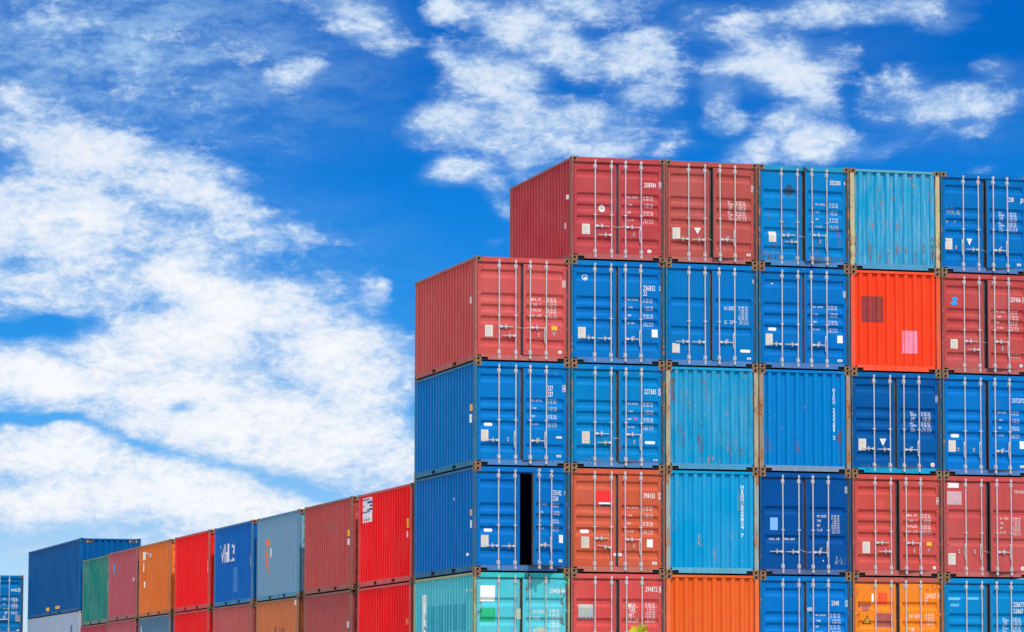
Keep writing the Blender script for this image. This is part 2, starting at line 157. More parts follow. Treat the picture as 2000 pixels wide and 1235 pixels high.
def make_sky():
    """the northern sky with its cloud banks: a sector of a sphere four kilometres out"""
    import numpy as np
    from mathutils import noise as mn
    a0, a1, e0, e1, st = -14.0, 45.0, -1.5, 24.0, .06
    az = np.arange(a0, a1+1e-6, st); el = np.arange(e0, e1+1e-6, st); A, E = np.meshgrid(az, el); shp = A.shape
    # wandering edges for the banks
    wx = np.empty(shp); wz = np.empty(shp)
    cs = 3                                                                        # coarse lattice for the slow part
    for i in range(shp[0]):
        e = el[i]*.9
        for j in range(0, shp[1]):
            if i % cs == 0 and j % cs == 0:                                       # noise() is the same in every session, noise_vector() is not
                p = (az[j]*.9, e)
                wx[i, j] = mn.noise((p[0], p[1], 3.3))+.5*mn.noise((p[0]*2, p[1]*2, 9.1)); wz[i, j] = mn.noise((p[0], p[1], 17.7))+.5*mn.noise((p[0]*2, p[1]*2, 25.9))
    wxc, wzc = wx[::cs, ::cs], wz[::cs, ::cs]
    def up(c):
        ii = np.arange(shp[0])/cs; jj = np.arange(shp[1])/cs; i0 = np.minimum(ii.astype(int), c.shape[0]-2); j0 = np.minimum(jj.astype(int), c.shape[1]-2)
        fi = (ii-i0)[:, None]; fj = (jj-j0)[None, :]
        return (c[np.ix_(i0, j0)]*(1-fi)*(1-fj)+c[np.ix_(i0+1, j0)]*fi*(1-fj)+c[np.ix_(i0, j0+1)]*(1-fi)*fj+c[np.ix_(i0+1, j0+1)]*fi*fj)
    AW = A+up(wxc)*.30; EW = E+up(wzc)*.22
    def bank(b, inner):
        ca, ce, rx, rz, rot, wt = b; r = math.radians(rot); dx, dz = AW-ca, EW-ce
        u = (dx*math.cos(r)+dz*math.sin(r))/rx; v = (-dx*math.sin(r)+dz*math.cos(r))/rz
        t = np.clip((1.75-np.hypot(u, v))/(1.75-inner), 0, 1); return wt*t*t*(3-2*t)
    cov = np.zeros(shp); k = .25
    for b in CLOUD_BANKS:
        v = bank(b, .1)
        if b[5] < 0: cov = cov+v
        else: h = np.clip(k-np.abs(cov-v), 0, k)/k; cov = np.maximum(cov, v)+h*h*h*k/6*np.minimum(1, v*8)
    # beyond the field of the photograph: scattered banks
    rr = random.Random(12)
    for _ in range(60):
        ca, ce = rr.uniform(a0, a1), rr.uniform(2, e1)
        if 7.0 < ca < 24.5 and ce < 11.8: continue
        cov = np.maximum(cov, bank((ca, ce, rr.uniform(1, 2.6), rr.uniform(.4, 1.0), rr.uniform(-20, 20), rr.uniform(.6, 1.1)), .2)*((A < 7.4) | (A > 24) | (E > 11)))
    hz = np.zeros(shp)
    for b in HAZE_BANKS: hz = np.maximum(hz, bank((b[0], b[1], b[2]*.74, b[3]*.74)+b[4:], .0))
    edge = np.minimum.reduce([(A-a0)/6, (a1-A)/6, (e1-E)/6, (E-e0)/.3+0*A, 1+0*A]).clip(0, 1)
    R = 4000; ar, er = np.radians(A), np.radians(E); C0 = np.array((-24.5, -90.8, 1.6))
    P = np.stack([R*np.cos(er)*np.sin(ar)+C0[0], R*np.cos(er)*np.cos(ar)+C0[1], R*np.sin(er)+C0[2]], -1).reshape(-1, 3)
    n0, n1 = shp; idx = np.arange(n0*n1).reshape(n0, n1)
    F = np.stack([idx[:-1, :-1], idx[:-1, 1:], idx[1:, 1:], idx[1:, :-1]], -1).reshape(-1, 4)
    me = bpy.data.meshes.new('sky'); me.vertices.add(len(P)); me.vertices.foreach_set('co', P.astype(np.float32).ravel())
    me.loops.add(F.size); me.loops.foreach_set('vertex_index', F.astype(np.int32).ravel()); me.polygons.add(len(F)); me.polygons.foreach_set('loop_start', np.arange(0, F.size, 4, dtype=np.int32))
    me.update(calc_edges=True)
    for nm, arr in (('cover', cov), ('haze', hz), ('edge', edge)):
        me.attributes.new(nm, 'FLOAT', 'POINT').data.foreach_set('value', arr.astype(np.float32).ravel())
    me.attributes.new('bearing', 'FLOAT_VECTOR', 'POINT').data.foreach_set('vector', np.stack([A, E, 0*A], -1).astype(np.float32).ravel())
    m = bpy.data.materials.new('cloudy_sky'); m.use_nodes = True; t = NT(m.node_tree); M, MR, MIX, NOISE = t.M, t.MR, t.MIX, t.NOISE
    def att(n): return t.new('ShaderNodeAttribute', attribute_name=n).outputs
    cv, hzn, ed, br = att('cover')['Fac'], att('haze')['Fac'], att('edge')['Fac'], att('bearing')['Vector']
    sep = t.new('ShaderNodeSeparateXYZ'); t.nt.links.new(br, sep.inputs[0])
    mp = t.new('ShaderNodeMapping'); t.nt.links.new(br, mp.inputs['Vector']); mp.inputs['Rotation'].default_value = (0, 0, math.radians(-14)); mp.inputs['Scale'].default_value = (.7, 1.15, 1)
    mp2 = t.new('ShaderNodeMapping'); t.nt.links.new(br, mp2.inputs['Vector']); mp2.inputs['Rotation'].default_value = (0, 0, math.radians(10)); mp2.inputs['Scale'].default_value = (.45, 1.3, 1)
    f1 = NOISE(mp.outputs[0], 1.6, 13, .64, .35); f2 = NOISE(mp.outputs[0], 7.5, 9, .66, .5); f3 = NOISE(mp2.outputs[0], 2.0, 11, .62, .15)
    fb = M('ADD', M('ADD', M('MULTIPLY', M('SUBTRACT', f1, .5), 1.5), M('MULTIPLY', M('SUBTRACT', f2, .5), .75)), M('MULTIPLY', M('SUBTRACT', f3, .5), 1.2))
    dens = M('ADD', cv, M('MULTIPLY', fb, MR(cv, 0, .30, .35, 1)))
    mask = MR(dens, .27, .94, 0, 1)
    haze = M('MULTIPLY', hzn, MR(M('ADD', f3, M('MULTIPLY', M('SUBTRACT', f2, .5), .5)), .28, .74, .2, 1))
    haze = M('MAXIMUM', haze, MR(M('ADD', cv, M('MULTIPLY', M('SUBTRACT', f3, .5), .8)), .08, .8, 0, .44))
    blue = MIX(haze, t.blue(sep.outputs[1]), (.36, .60, .89))
    sh = MR(M('ADD', dens, M('MULTIPLY', M('SUBTRACT', f2, .5), .7)), .45, 1.5, 0, 1)
    cloud = MIX(sh, (.52, .69, .93), (.955, .965, .99))
    cool = MR(sep.outputs[1], 6.5, 9.5, 0, .30); cloud = MIX(cool, cloud, (.60, .72, .90))
    col = MIX(M('MULTIPLY', mask, .96), blue, cloud)
    em = t.new('ShaderNodeEmission'); t.nt.links.new(col, em.inputs[0]); tr = t.new('ShaderNodeBsdfTransparent'); mx = t.new('ShaderNodeMixShader')
    t.val(mx.inputs[0], ed); t.nt.links.new(tr.outputs[0], mx.inputs[1]); t.nt.links.new(em.outputs[0], mx.inputs[2])
    o = t.new('ShaderNodeOutputMaterial'); t.nt.links.new(mx.outputs[0], o.inputs[0]); m.cycles.emission_sampling = 'NONE'
    me.materials.append(m); ob = bpy.data.objects.new('sky', me); scene.collection.objects.link(ob); ob['kind'] = 'structure'
def make_camera():
    cd = bpy.data.cameras.new('camera'); co = bpy.data.objects.new('camera', cd); scene.collection.objects.link(co)
    cd.sensor_width = 36; cd.sensor_fit = 'HORIZONTAL'; cd.lens = 7502.95/2000*36
    cd.clip_start = .5; cd.clip_end = 6000
    yaw, pitch, roll = -0.273459, 0.104235, 0.002525
    co.matrix_world = Matrix.Translation((-24.524924, -90.779206, 1.625065)) @ Matrix.Rotation(yaw, 4, 'Z') @ Matrix.Rotation(math.pi/2+pitch, 4, 'X') @ Matrix.Rotation(roll, 4, 'Z')
    cd.dof.use_dof = True; cd.dof.focus_distance = 100; cd.dof.aperture_fstop = 11
    scene.camera = co
W, H, L = 2.438, 2.591, 6.058
GX = .0243
rnd = random.Random(7)

# ---------------------------------------------------------------- materials
def lin(c):
    return tuple(((v/255)/12.92 if v/255 <= .04045 else ((v/255+.055)/1.055)**2.4) for v in c)
def material(name):
    m = bpy.data.materials.new(name); m.use_nodes = True; nt = m.node_tree
    return m, nt, nt.nodes['Principled BSDF']
def noise(nt, vec, scale, detail=2, rough=.5):
    n = nt.nodes.new('ShaderNodeTexNoise'); n.inputs['Scale'].default_value = scale; n.inputs['Detail'].default_value = detail
    n.inputs['Roughness'].default_value = rough
    nt.links.new(vec, n.inputs['Vector']); return n.outputs['Fac']
def mapping(nt, vec, loc=(0, 0, 0), scale=(1, 1, 1)):
    n = nt.nodes.new('ShaderNodeMapping'); n.inputs['Location'].default_value = loc; n.inputs['Scale'].default_value = scale
    nt.links.new(vec, n.inputs['Vector']); return n.outputs[0]
def mrange(nt, v, a, b, c, d):
    n = nt.nodes.new('ShaderNodeMapRange'); nt.links.new(v, n.inputs[0])
    for i, q in enumerate((a, b, c, d)): n.inputs[i+1].default_value = q
    return n.outputs[0]
def mixc(nt, f, a, b, blend='MIX'):
    n = nt.nodes.new('ShaderNodeMix'); n.data_type = 'RGBA'; n.blend_type = blend
    for s, v in ((n.inputs[0], f), (n.inputs[6], a), (n.inputs[7], b)):
        if isinstance(v, (int, float)): s.default_value = v
        elif isinstance(v, tuple): s.default_value = v[:3]+(1,)
        else: nt.links.new(v, s)
    return n.outputs[2]
def math_(nt, op, a, b, clamp=False):
    n = nt.nodes.new('ShaderNodeMath'); n.operation = op; n.use_clamp = clamp
    for s, v in ((n.inputs[0], a), (n.inputs[1], b)):
        if isinstance(v, (int, float)): s.default_value = v
        else: nt.links.new(v, s)
    return n.outputs[0]

def paint(name, col, seed, fade=.25, rust=.1, dirt=.3, chalk=None, dents=.25, under=None, runs=0.0):
    """weathered container enamel: fading, rain streaks, grime and rust breaking through"""
    m, nt, b = material(name)
    tc = nt.nodes.new('ShaderNodeTexCoord'); o = mapping(nt, tc.outputs['Object'], (seed*3.7, seed*5.3, seed*1.9))
    big = noise(nt, o, .8, 4, .6)
    if chalk is None: chalk = (.03, .34, .72) if col[2] > col[0]*2 else (.62, .30, .30)
    faded = tuple(c*.62+k*.38 for c, k in zip(col, chalk))
    c = mixc(nt, mrange(nt, big, .38, .72, 0, fade), col, faded)
    st = noise(nt, mapping(nt, o, (0, 0, 0), (7, 7, .55)), 1.5, 5, .65)              # rain streaks
    k = mrange(nt, st, .3, .7, 1-.26*dirt, 1+.14*dirt)
    comb = nt.nodes.new('ShaderNodeCombineColor')
    for i in range(3): nt.links.new(k, comb.inputs[i])
    c = mixc(nt, 1.0, c, comb.outputs[0], 'MULTIPLY')
    gr = noise(nt, mapping(nt, o, (9, 2, 4), (1.5, 1.5, .8)), 1.3, 6, .7)            # grime patches
    c = mixc(nt, mrange(nt, gr, .52, .78, 0, .5*dirt), c, (.012, .055, .10) if col[2] > col[0]*2 else (.09, .06, .05))
    if runs:
        rn = noise(nt, mapping(nt, o, (2, 3, 5), (16, 16, .7)), 1.2, 6, .6); c = mixc(nt, mrange(nt, rn, .48, .66, 0, runs), c, (.30, .52, .60) if col[2] > col[0]*2 else chalk)
    # rust: patches and short runs
    r1 = noise(nt, mapping(nt, o, (4, 1, 8), (3.2, 3.2, .9)), 2.1, 9, .72)
    r2 = noise(nt, o, 13, 5, .6)
    rm = mrange(nt, math_(nt, 'ADD', r1, math_(nt, 'MULTIPLY', math_(nt, 'SUBTRACT', r2, .5), .35)), .69-.2*rust, .735-.17*rust, 0, min(1, .35+rust*.9))
    rc = mixc(nt, mrange(nt, r2, .4, .62, 0, 1), under or (.17, .075, .035), (.42, .20, .095))
    c = mixc(nt, rm, c, rc)
    nt.links.new(c, b.inputs['Base Color'])
    nt.links.new(mrange(nt, gr, .3, .7, .42, .68), b.inputs['Roughness'])
    b.inputs['Specular IOR Level'].default_value = .06
    bp = nt.nodes.new('ShaderNodeBump'); bp.inputs['Distance'].default_value = .03; bp.inputs['Strength'].default_value = dents
    nt.links.new(noise(nt, mapping(nt, o, (1, 6, 2), (2, 2, 1)), 1.4, 3, .5), bp.inputs['Height']); nt.links.new(bp.outputs[0], b.inputs['Normal'])
    return m
def simple(name, col, rough=.6, metal=0.0, var=.15, scale=6.0, second=None, amt=.0):
    m, nt, b = material(name)
    tc = nt.nodes.new('ShaderNodeTexCoord'); o = tc.outputs['Object']
    n = noise(nt, o, scale, 5, .6)
    c = mixc(nt, mrange(nt, n, .3, .7, 0, 1), tuple(v*(1-var) for v in col), tuple(min(1, v*(1+var)) for v in col))
    if second: c = mixc(nt, mrange(nt, noise(nt, mapping(nt, o, (3, 5, 1), (1, 1, .4)), scale*.7, 8, .7), .62-.2*amt, .70-.15*amt, 0, .85), c, second)
    nt.links.new(c, b.inputs['Base Color']); b.inputs['Roughness'].default_value = rough; b.inputs['Metallic'].default_value = metal
    return m
MC = {}
def cast_mat():
    if 'cast' not in MC:
        m = simple('rusty_cast_steel', (.20, .115, .065), .8, 0, .45, 9, (.36, .25, .17), .35); MC['cast'] = m
        MC['hole'] = simple('hole_shade', (.004, .004, .005), .9, 0, .1)  # shade inside the casting holes, painted in as near-black
        MC['black'] = simple('black_rubber_gasket', (.045, .043, .055), .6, 0, .25, 5, (.14, .10, .08), .3)
        MC['inner'] = simple('interior_shade', (.012, .012, .014), .9, 0, .2)  # near-black colour paints in the shade of interiors, pockets and notches
        MC['steel'] = simple('galvanised_steel', (.50, .49, .52), .5, .15, .18, 4, (.30, .20, .13), .22)
        MC['steel_rusty'] = simple('stained_galvanised_steel', (.45, .42, .42), .6, .1, .22, 4, (.28, .14, .07), .55)
        MC['wire'] = simple('seal_wire', (.6, .58, .6), .5, .2, .1)
        MC['rope'] = simple('dark_rope', (.035, .04, .045), .8, 0, .3, 20)
    return MC
STICK = dict(white=(.80, .80, .82), cream=(.62, .58, .52), plate=(.60, .52, .45), yellow=(.85, .45, .02), grey=(.30, .27, .29), grey2=(.35, .36, .4), darkblue=(.002, .05, .13),
             blue=(.01, .07, .35), blue2=(.01, .19, .52), azure=(.01, .30, .72), skyblue=(.16, .42, .80), paleblue=(.62, .74, .84), pale=(.55, .62, .72), palecyan=(.25, .55, .68),
             magenta=(.55, .03, .20), maroon=(.26, .025, .03), pink=(.85, .25, .38), coralred=(.58, .055, .05), palepink=(.55, .35, .40), green=(0, .42, .18), beige=(.42, .47, .36),
             red=(.80, .008, .012), orangered=(.85, .07, .006), mauve=(.36, .075, .06), orange=(.85, .16, .03), teal2=(.0, .31, .44), fadeblue=(.10, .42, .72), greyplate=(.25, .25, .30), hazard=(.01, .01, .01), navy=(.006, .03, .22), rust=(.22, .085, .03), rustlight=(.42, .24, .12), dust=(.34, .42, .42))
def worn(c):
    key = 'worn_'+c
    if key not in MC:
        m = simple('worn_patch_'+c, STICK[c], .6, 0, .14, 5); nt = m.node_tree; b = nt.nodes['Principled BSDF']; tc = nt.nodes.new('ShaderNodeTexCoord')
        ru = c.startswith('rust') or c == 'dust'; a = noise(nt, mapping(nt, tc.outputs['Object'], (7, 3, 1), (1, 1, .16 if ru else .5)), 22 if ru else 14, 8, .7); nt.links.new(mrange(nt, a, .50 if ru else .33, .62 if ru else .40, 0 if ru else .15, .9 if ru else 1), b.inputs['Alpha']); MC[key] = m
    return MC[key]
def stick(c):
    key = 'st_'+c
    if key not in MC: MC[key] = simple('marking_'+c, STICK[c], .55, 0, .07, 14)
    return MC[key]

# ---------------------------------------------------------------- mesh builder
class MB:
    def __init__(s): s.v = []; s.f = []; s.m = []
    def quad(s, pts, mi=0):
        i = len(s.v); s.v += [tuple(p) for p in pts]; s.f.append(tuple(range(i, i+len(pts)))); s.m.append(mi)
    def box(s, x0, x1, y0, y1, z0, z1, mi=0):
        a = [(x0, y0, z0), (x1, y0, z0), (x1, y1, z0), (x0, y1, z0), (x0, y0, z1), (x1, y0, z1), (x1, y1, z1), (x0, y1, z1)]
        i = len(s.v); s.v += a
        for q in ((0, 3, 2, 1), (4, 5, 6, 7), (0, 1, 5, 4), (1, 2, 6, 5), (2, 3, 7, 6), (3, 0, 4, 7)):
            s.f.append(tuple(i+k for k in q)); s.m.append(mi)
    def cyl(s, x, y, z0, z1, r, n=10, mi=0, axis='z'):
        ring = [(r*math.cos(2*math.pi*k/n), r*math.sin(2*math.pi*k/n)) for k in range(n)]
        def P(a, b, t): return (x+a, y+b, t) if axis == 'z' else (t, y+a, x+b)
        i = len(s.v); s.v += [P(a, b, z0) for a, b in ring]+[P(a, b, z1) for a, b in ring]
        for k in range(n): s.f.append((i+k, i+(k+1) % n, i+n+(k+1) % n, i+n+k)); s.m.append(mi)
        s.f.append(tuple(i+k for k in range(n))[::-1]); s.m.append(mi); s.f.append(tuple(i+n+k for k in range(n))); s.m.append(mi)
    def tube(s, pts, r, n=6, mi=0, closed=False):
        rings = []
        for k, p in enumerate(pts):
            a = Vector(pts[k-1]) if (k > 0 or closed) else Vector(p); b = Vector(pts[(k+1) % len(pts)]) if (k < len(pts)-1 or closed) else Vector(p)
            d = (b-a).normalized(); u = d.orthogonal().normalized(); w = d.cross(u); i = len(s.v)
            rr = r[k] if isinstance(r, list) else r
            s.v += [tuple(Vector(p)+u*rr*math.cos(2*math.pi*j/n)+w*rr*math.sin(2*math.pi*j/n)) for j in range(n)]; rings.append(i)
        m = len(rings)
        for k in range(m if closed else m-1):
            a, b = rings[k], rings[(k+1) % m]
            for j in range(n): s.f.append((a+j, a+(j+1) % n, b+(j+1) % n, b+j)); s.m.append(mi)
    def mesh(s, name, nslots=1, smooth=False):
        me = bpy.data.meshes.new(name); me.from_pydata(s.v, [], s.f); me.polygons.foreach_set('material_index', s.m)
        for _ in range(nslots): me.materials.append(None)
        if smooth: me.polygons.foreach_set('use_smooth', [True]*len(s.f))
        me.update(); return me
def link(name, me, mats, parent=None, loc=(0, 0, 0)):
    o = bpy.data.objects.new(name, me); scene.collection.objects.link(o); o.location = loc
    if parent: o.parent = parent
    if not isinstance(mats, (list, tuple)): mats = [mats]
    for i, m in enumerate(mats):
        o.material_slots[i].link = 'OBJECT'; o.material_slots[i].material = m
    return o
def thing(name, label, cat, loc, rotz=0, group=None):
    o = bpy.data.objects.new(name, None); scene.collection.objects.link(o); o.location = loc; o.rotation_euler = (0, 0, rotz)
    o['label'] = label; o['category'] = cat; o.empty_display_size = .3
    if group: o['group'] = group
    return o
CACHE = {}
def cached(key, fn):
    if key not in CACHE: CACHE[key] = fn()
    return CACHE[key]

# ---------------------------------------------------------------- profiles
DF, DD = .05, .042                      # door face plane, groove depth
GROOVES = {'A': [.31, .89, 1.17, 1.46, 2.02], 'C': [.31, .89, 1.17, 1.46, 2.02], 'B': [.85, 1.57], 'D': [.62, 1.10, 1.58, 2.06]}
def groove_depth(z, kind, Hh=H):
    t = Hh-z
    for g in GROOVES[kind]:
        a = t-g
        if 0 <= a <= .24:
            if a < .065: return DD*a/.065
            if a < .135: return DD
            if a < .22: return DD*(1-(a-.135)/.085)
    return 0.0
def side_depth(y, LL=L):
    p = .278
    if y < .2 or y > LL-.2: return .010
    t = (y-.2) % p
    if t < .080: return .010
    if t < .139: return .010+.046*(t-.080)/.059
    if t < .219: return .056
    return .056-.046*(t-.219)/.059
EP = .2445
def end_depth(x):
    if x < .12 or x > W-.12: return .078
    t = (x-.12) % EP
    if t < .095: return .078
    if t < .125: return .078-.055*(t-.095)/.03
    if t < .215: return .023
    return .023+.055*(t-.215)/.0295

# ---------------------------------------------------------------- shared shapes
def hole_face(mb, cx, cz, hw, hh, rx, rz, P, mi_hole=1, depth=.045):
    """a rectangular face with an oval hole and a dark pocket behind it; P(u,v,d) maps to 3-D, d = inward"""
    n = 16; inner = []; outer = []
    for k in range(n):
        a = 2*math.pi*(k+.5)/n; c, s = math.cos(a), math.sin(a)
        inner.append((cx+rx*c, cz+rz*s)); t = min(hw/abs(c), hh/abs(s)); outer.append((cx+c*t, cz+s*t))
    corners = {}
    for k in range(n):
        k2 = (k+1) % n; a, b = outer[k], outer[k2]
        pts = [P(*a, 0)]
        if abs(a[0]-b[0]) > 1e-6 and abs(a[1]-b[1]) > 1e-6:
            vx = (a[0] if abs(abs(a[0]-cx)-hw) < 1e-6 else b[0]); vz = (a[1] if abs(abs(a[1]-cz)-hh) < 1e-6 else b[1]); pts.append(P(vx, vz, 0))
        pts += [P(*b, 0), P(*inner[k2], 0), P(*inner[k], 0)]
        mb.quad(pts, 0); mb.quad([P(*inner[k], 0), P(*inner[k2], 0), P(*inner[k2], depth), P(*inner[k], depth)], mi_hole)
    mb.quad([P(*q, depth) for q in inner], mi_hole)
CW, CD, CH = .162, .178, .118
def casting_mesh():
    def f():
        mb = MB()
        hole_face(mb, CW/2, CH/2, CW/2, CH/2, .029, .036, lambda u, v, d: (u, d, v))                    # front
        hole_face(mb, CD/2, CH/2, CD/2, CH/2, .036, .027, lambda u, v, d: (d, u, v))                    # left
        mb.quad([(CW, 0, 0), (CW, CD, 0), (CW, CD, CH), (CW, 0, CH)]); mb.quad([(0, CD, 0), (0, CD, CH), (CW, CD, CH), (CW, CD, 0)])
        mb.quad([(0, 0, 0), (0, CD, 0), (CW, CD, 0), (CW, 0, 0)]); mb.quad([(0, 0, CH), (CW, 0, CH), (CW, CD, CH), (0, CD, CH)])
        return mb.mesh('corner_casting', 2)
    return cached('cast', f)
def side_mesh(LL, HH, depthf=side_depth, key='std', xs=1):
    def f():
        mb = MB(); br = []
        if depthf is side_depth:
            y = .13; br = [.13, .2]
            k = 0
            while .2+k*.278+.278 <= LL-.2:
                b = .2+k*.278; br += [b+.080, b+.139, b+.219, b+.278]; k += 1
            br += [LL-.13]
        else: br = [.13, LL-.13]
        z0, z1 = .16, HH-.07
        for a, b in zip(br, br[1:]):
            da, db = depthf(a, LL), depthf(b, LL)
            nz = 3
            for j in range(nz):
                za, zb = z0+(z1-z0)*j/nz, z0+(z1-z0)*(j+1)/nz
                P = [(da, a, za), (db, b, za), (db, b, zb), (da, a, zb)]
                mb.quad([(xs*x, yy, z) for x, yy, z in P])
        # inner lining closes the wall
        mb.quad([(xs*.058, .13, z0), (xs*.058, LL-.13, z0), (xs*.058, LL-.13, z1), (xs*.058, .13, z1)])
        return mb.mesh('side_wall', 1)
    return cached(('side', LL, HH, key, xs), f)
def rails_mesh(LL, HH, which, pockets):
    def f():
        mb = MB()
        if which == 'top':
            mb.box(.004, .065, CD, LL-CD, HH-.075, HH-.014)
        else:
            y = CD
            for p in pockets+[LL-CD]:
                if p == LL-CD: mb.box(.006, .055, y, p, .03, .162); break
                mb.box(.006, .055, y, p, .03, .162); mb.box(.006, .055, p, p+.36, .135, .162); mb.box(.006, .055, p, p+.36, .03, .042, 0)
                mb.box(.056, .4, p-.02, p+.38, .028, .165, 1); y = p+.36  # last box: dark backing that paints in the pocket's shade
        return mb.mesh(which+'_rail', 2)
    return cached(('rail', LL, HH, which, tuple(pockets)), f)
def door_mesh(kind, side):
    x0, x1 = (.075, 1.167) if side == 0 else (1.225, 2.345)
    hx = .075 if side == 0 else 2.345
    def f():
        mb = MB(); zb, zt = .172, H-.165
        br = {zb, zt, zb+.05, zt-.04}
        for g in GROOVES[kind]:
            for a in (0, .065, .135, .22): br.add(H-g-a)
        br = sorted(b for b in br if zb <= b <= zt)
        xa, xb = x0+.07, x1-.07
        for a, b in zip(br, br[1:]):
            da, db = groove_depth(a, kind), groove_depth(b, kind)
            if a < zb+.049: da = db = 0
            X = [(x0, 0, 0), (xa, 0, 0), (xa+.014, da, db), (xb-.014, da, db), (xb, 0, 0), (x1, 0, 0)]
            for p, q in zip(X, X[1:]):
                mb.quad([(p[0]-hx, p[1], a), (q[0]-hx, q[1], a), (q[0]-hx, q[2], b), (p[0]-hx, p[2], b)])
        T = .055
        mb.quad([(x0-hx, 0, zb), (x0-hx, 0, zt), (x0-hx, T, zt), (x0-hx, T, zb)]); mb.quad([(x1-hx, 0, zb), (x1-hx, T, zb), (x1-hx, T, zt), (x1-hx, 0, zt)])
        mb.quad([(x0-hx, 0, zt), (x1-hx, 0, zt), (x1-hx, T, zt), (x0-hx, T, zt)]); mb.quad([(x0-hx, 0, zb), (x0-hx, T, zb), (x1-hx, T, zb), (x1-hx, 0, zb)])
        mb.quad([(x0-hx, T, zb), (x0-hx, T, zt), (x1-hx, T, zt), (x1-hx, T, zb)])
        return mb.mesh('door', 1)
    return cached(('door', kind, side), f), hx
def bar_mesh(hand):
    """locking bar: pipe, guide plates, cams and hanging handle option"""
    def f():
        mb = MB(); mb.cyl(0, -.026, .085, H-.085, .0175, 10)
        for z0, z1 in ((.175, .285), (H-.285, H-.175)):
            mb.box(-.04, .04, -.012, -.003, z0, z1); mb.box(-.03, .03, -.05, -.012, z0+.02, z1-.03)
        for z0, z1 in ((.07, .15), (H-.15, H-.07)): mb.box(-.022, .022, -.048, -.006, z0, z1); mb.box(-.034, .0, -.04, -.004, z0+.015, z1-.02)
        mb.box(-.045, .038, -.045, -.003, 1.13, 1.155)
        if hand:
            mb.box(-.05, -.02, -.05, -.02, .80, .87); mb.tube([(-.04, -.045, .82), (-.052, -.05, .7), (-.05, -.05, .58), (-.036, -.05, .47)], [.016, .012, .012, .01], 6)
        return mb.mesh('locking_bar', 1, False)
    return cached(('bar', hand), f)
def handle_mesh(d, tilt=0):
    def f():
        mb = MB(); mb.box(min(0, d*.075), max(0, d*.075), -.06, -.02, -.027, .027)
        e = (d*.36, -.045, .0+tilt)
        mb.tube([(d*.05, -.045, 0), (d*.16, -.05, tilt*.4), e], [.017, .014, .010], 6)
        c = d*.165; mb.box(c-.02, c+.02, -.062, -.003, -.028, .030); mb.box(c-.011, c+.011, -.055, -.003, .03, .062); mb.box(c-.011, c+.011, -.055, -.003, -.052, -.028)
        return mb.mesh('handle', 1)
    return cached(('handle', d, tilt), f)
def catch_mesh():
    def f():
        mb = MB(); mb.box(-.013, .013, -.02, -.003, -.055, .055); mb.box(-.02, .012, -.045, -.004, -.03, -.008); mb.box(-.016, .02, -.05, -.004, .02, .036)
        return mb.mesh('handle_catch', 1)
    return cached('catch', f)
def hinge_mesh(sgn):
    def f():
        mb = MB(); mb.box(min(0, sgn*.085), max(0, sgn*.085), -.008, -.002, -.018, .018); mb.cyl(-sgn*.008, -.008, -.035, .035, .014, 8)
        mb.box(min(-sgn*.04, 0), max(-sgn*.04, 0), -.012, .0, -.02, .012)
        return mb.mesh('hinge', 1)
    return cached(('hinge', sgn), f)

# ---------------------------------------------------------------- lettering (the built-in font turned into mesh)
GL = {}
def glyphs():
    cu = bpy.data.curves.new('glyph_source', 'FONT'); cu.fill_mode = 'FRONT'; cu.offset = .006; cu.resolution_u = 3
    ob = bpy.data.objects.new('glyph_source', cu); scene.collection.objects.link(ob)
    for ch in "0123456789ABCDEFGHIJKLMNOPQRSTUVWXYZ.abcdefhilmnoprstuvwxyz-":
        cu.body = ch; dg = bpy.context.evaluated_depsgraph_get(); dg.update()
        me = ob.evaluated_get(dg).to_mesh(); vs = [v.co.copy() for v in me.vertices]; fs = [tuple(p.vertices) for p in me.polygons]
        ob.evaluated_get(dg).to_mesh_clear()
        x0 = min(v.x for v in vs); x1 = max(v.x for v in vs)
        GL[ch] = ([(v.x, v.y) for v in vs], fs, x0, x1)
    capz = max(q[1] for q in GL['H'][0]); GL['cap'] = capz
    bpy.data.objects.remove(ob); bpy.data.curves.remove(cu)
def text_pts(mb, s, u0, u1, v0, v1, P, vertical=False, mi=0):
    """fills the box u0..u1 (reading direction) x v0..v1 with condensed stencil lettering"""
    cap = GL['cap']; n = len(s)
    for k, ch in enumerate(s):
        if ch == ' ' or ch not in GL: continue
        vs, fs, a, b = GL[ch]
        if vertical:
            hcell = (v1-v0)/n; top = v1-k*hcell; cu0, cu1, cv0, cv1 = u0, u1, top-hcell*.86, top
        else:
            wc = (u1-u0)/n; cu0 = u0+k*wc+wc*.10; cu1 = u0+(k+1)*wc-wc*.12; cv0, cv1 = v0, v1
        if ch in 'I1.il':
            m = (cu0+cu1)/2; hw = (cu1-cu0)*(.20 if ch in 'I.l' else .30); cu0, cu1 = m-hw, m+hw
        i = len(mb.v)
        for x, y in vs:
            u = cu0+(x-a)/(b-a)*(cu1-cu0); v = cv0+(y/cap)*(cv1-cv0)
            mb.v.append(P(u, v))
        for f in fs: mb.f.append(tuple(i+q for q in f)); mb.m.append(mi)
def patch(mb, u0, u1, v0, v1, P, mi=0, step=.03, shape=None):
    nu = max(1, int(abs(u1-u0)/step)); nv = max(1, int(abs(v1-v0)/step))
    nu, nv = min(nu, 60), min(nv, 60)
    for i in range(nu):
        for j in range(nv):
            a, b = u0+(u1-u0)*i/nu, u0+(u1-u0)*(i+1)/nu; c, d = v0+(v1-v0)*j/nv, v0+(v1-v0)*(j+1)/nv
            mb.quad([P(a, c), P(b, c), P(b, d), P(a, d)], mi)
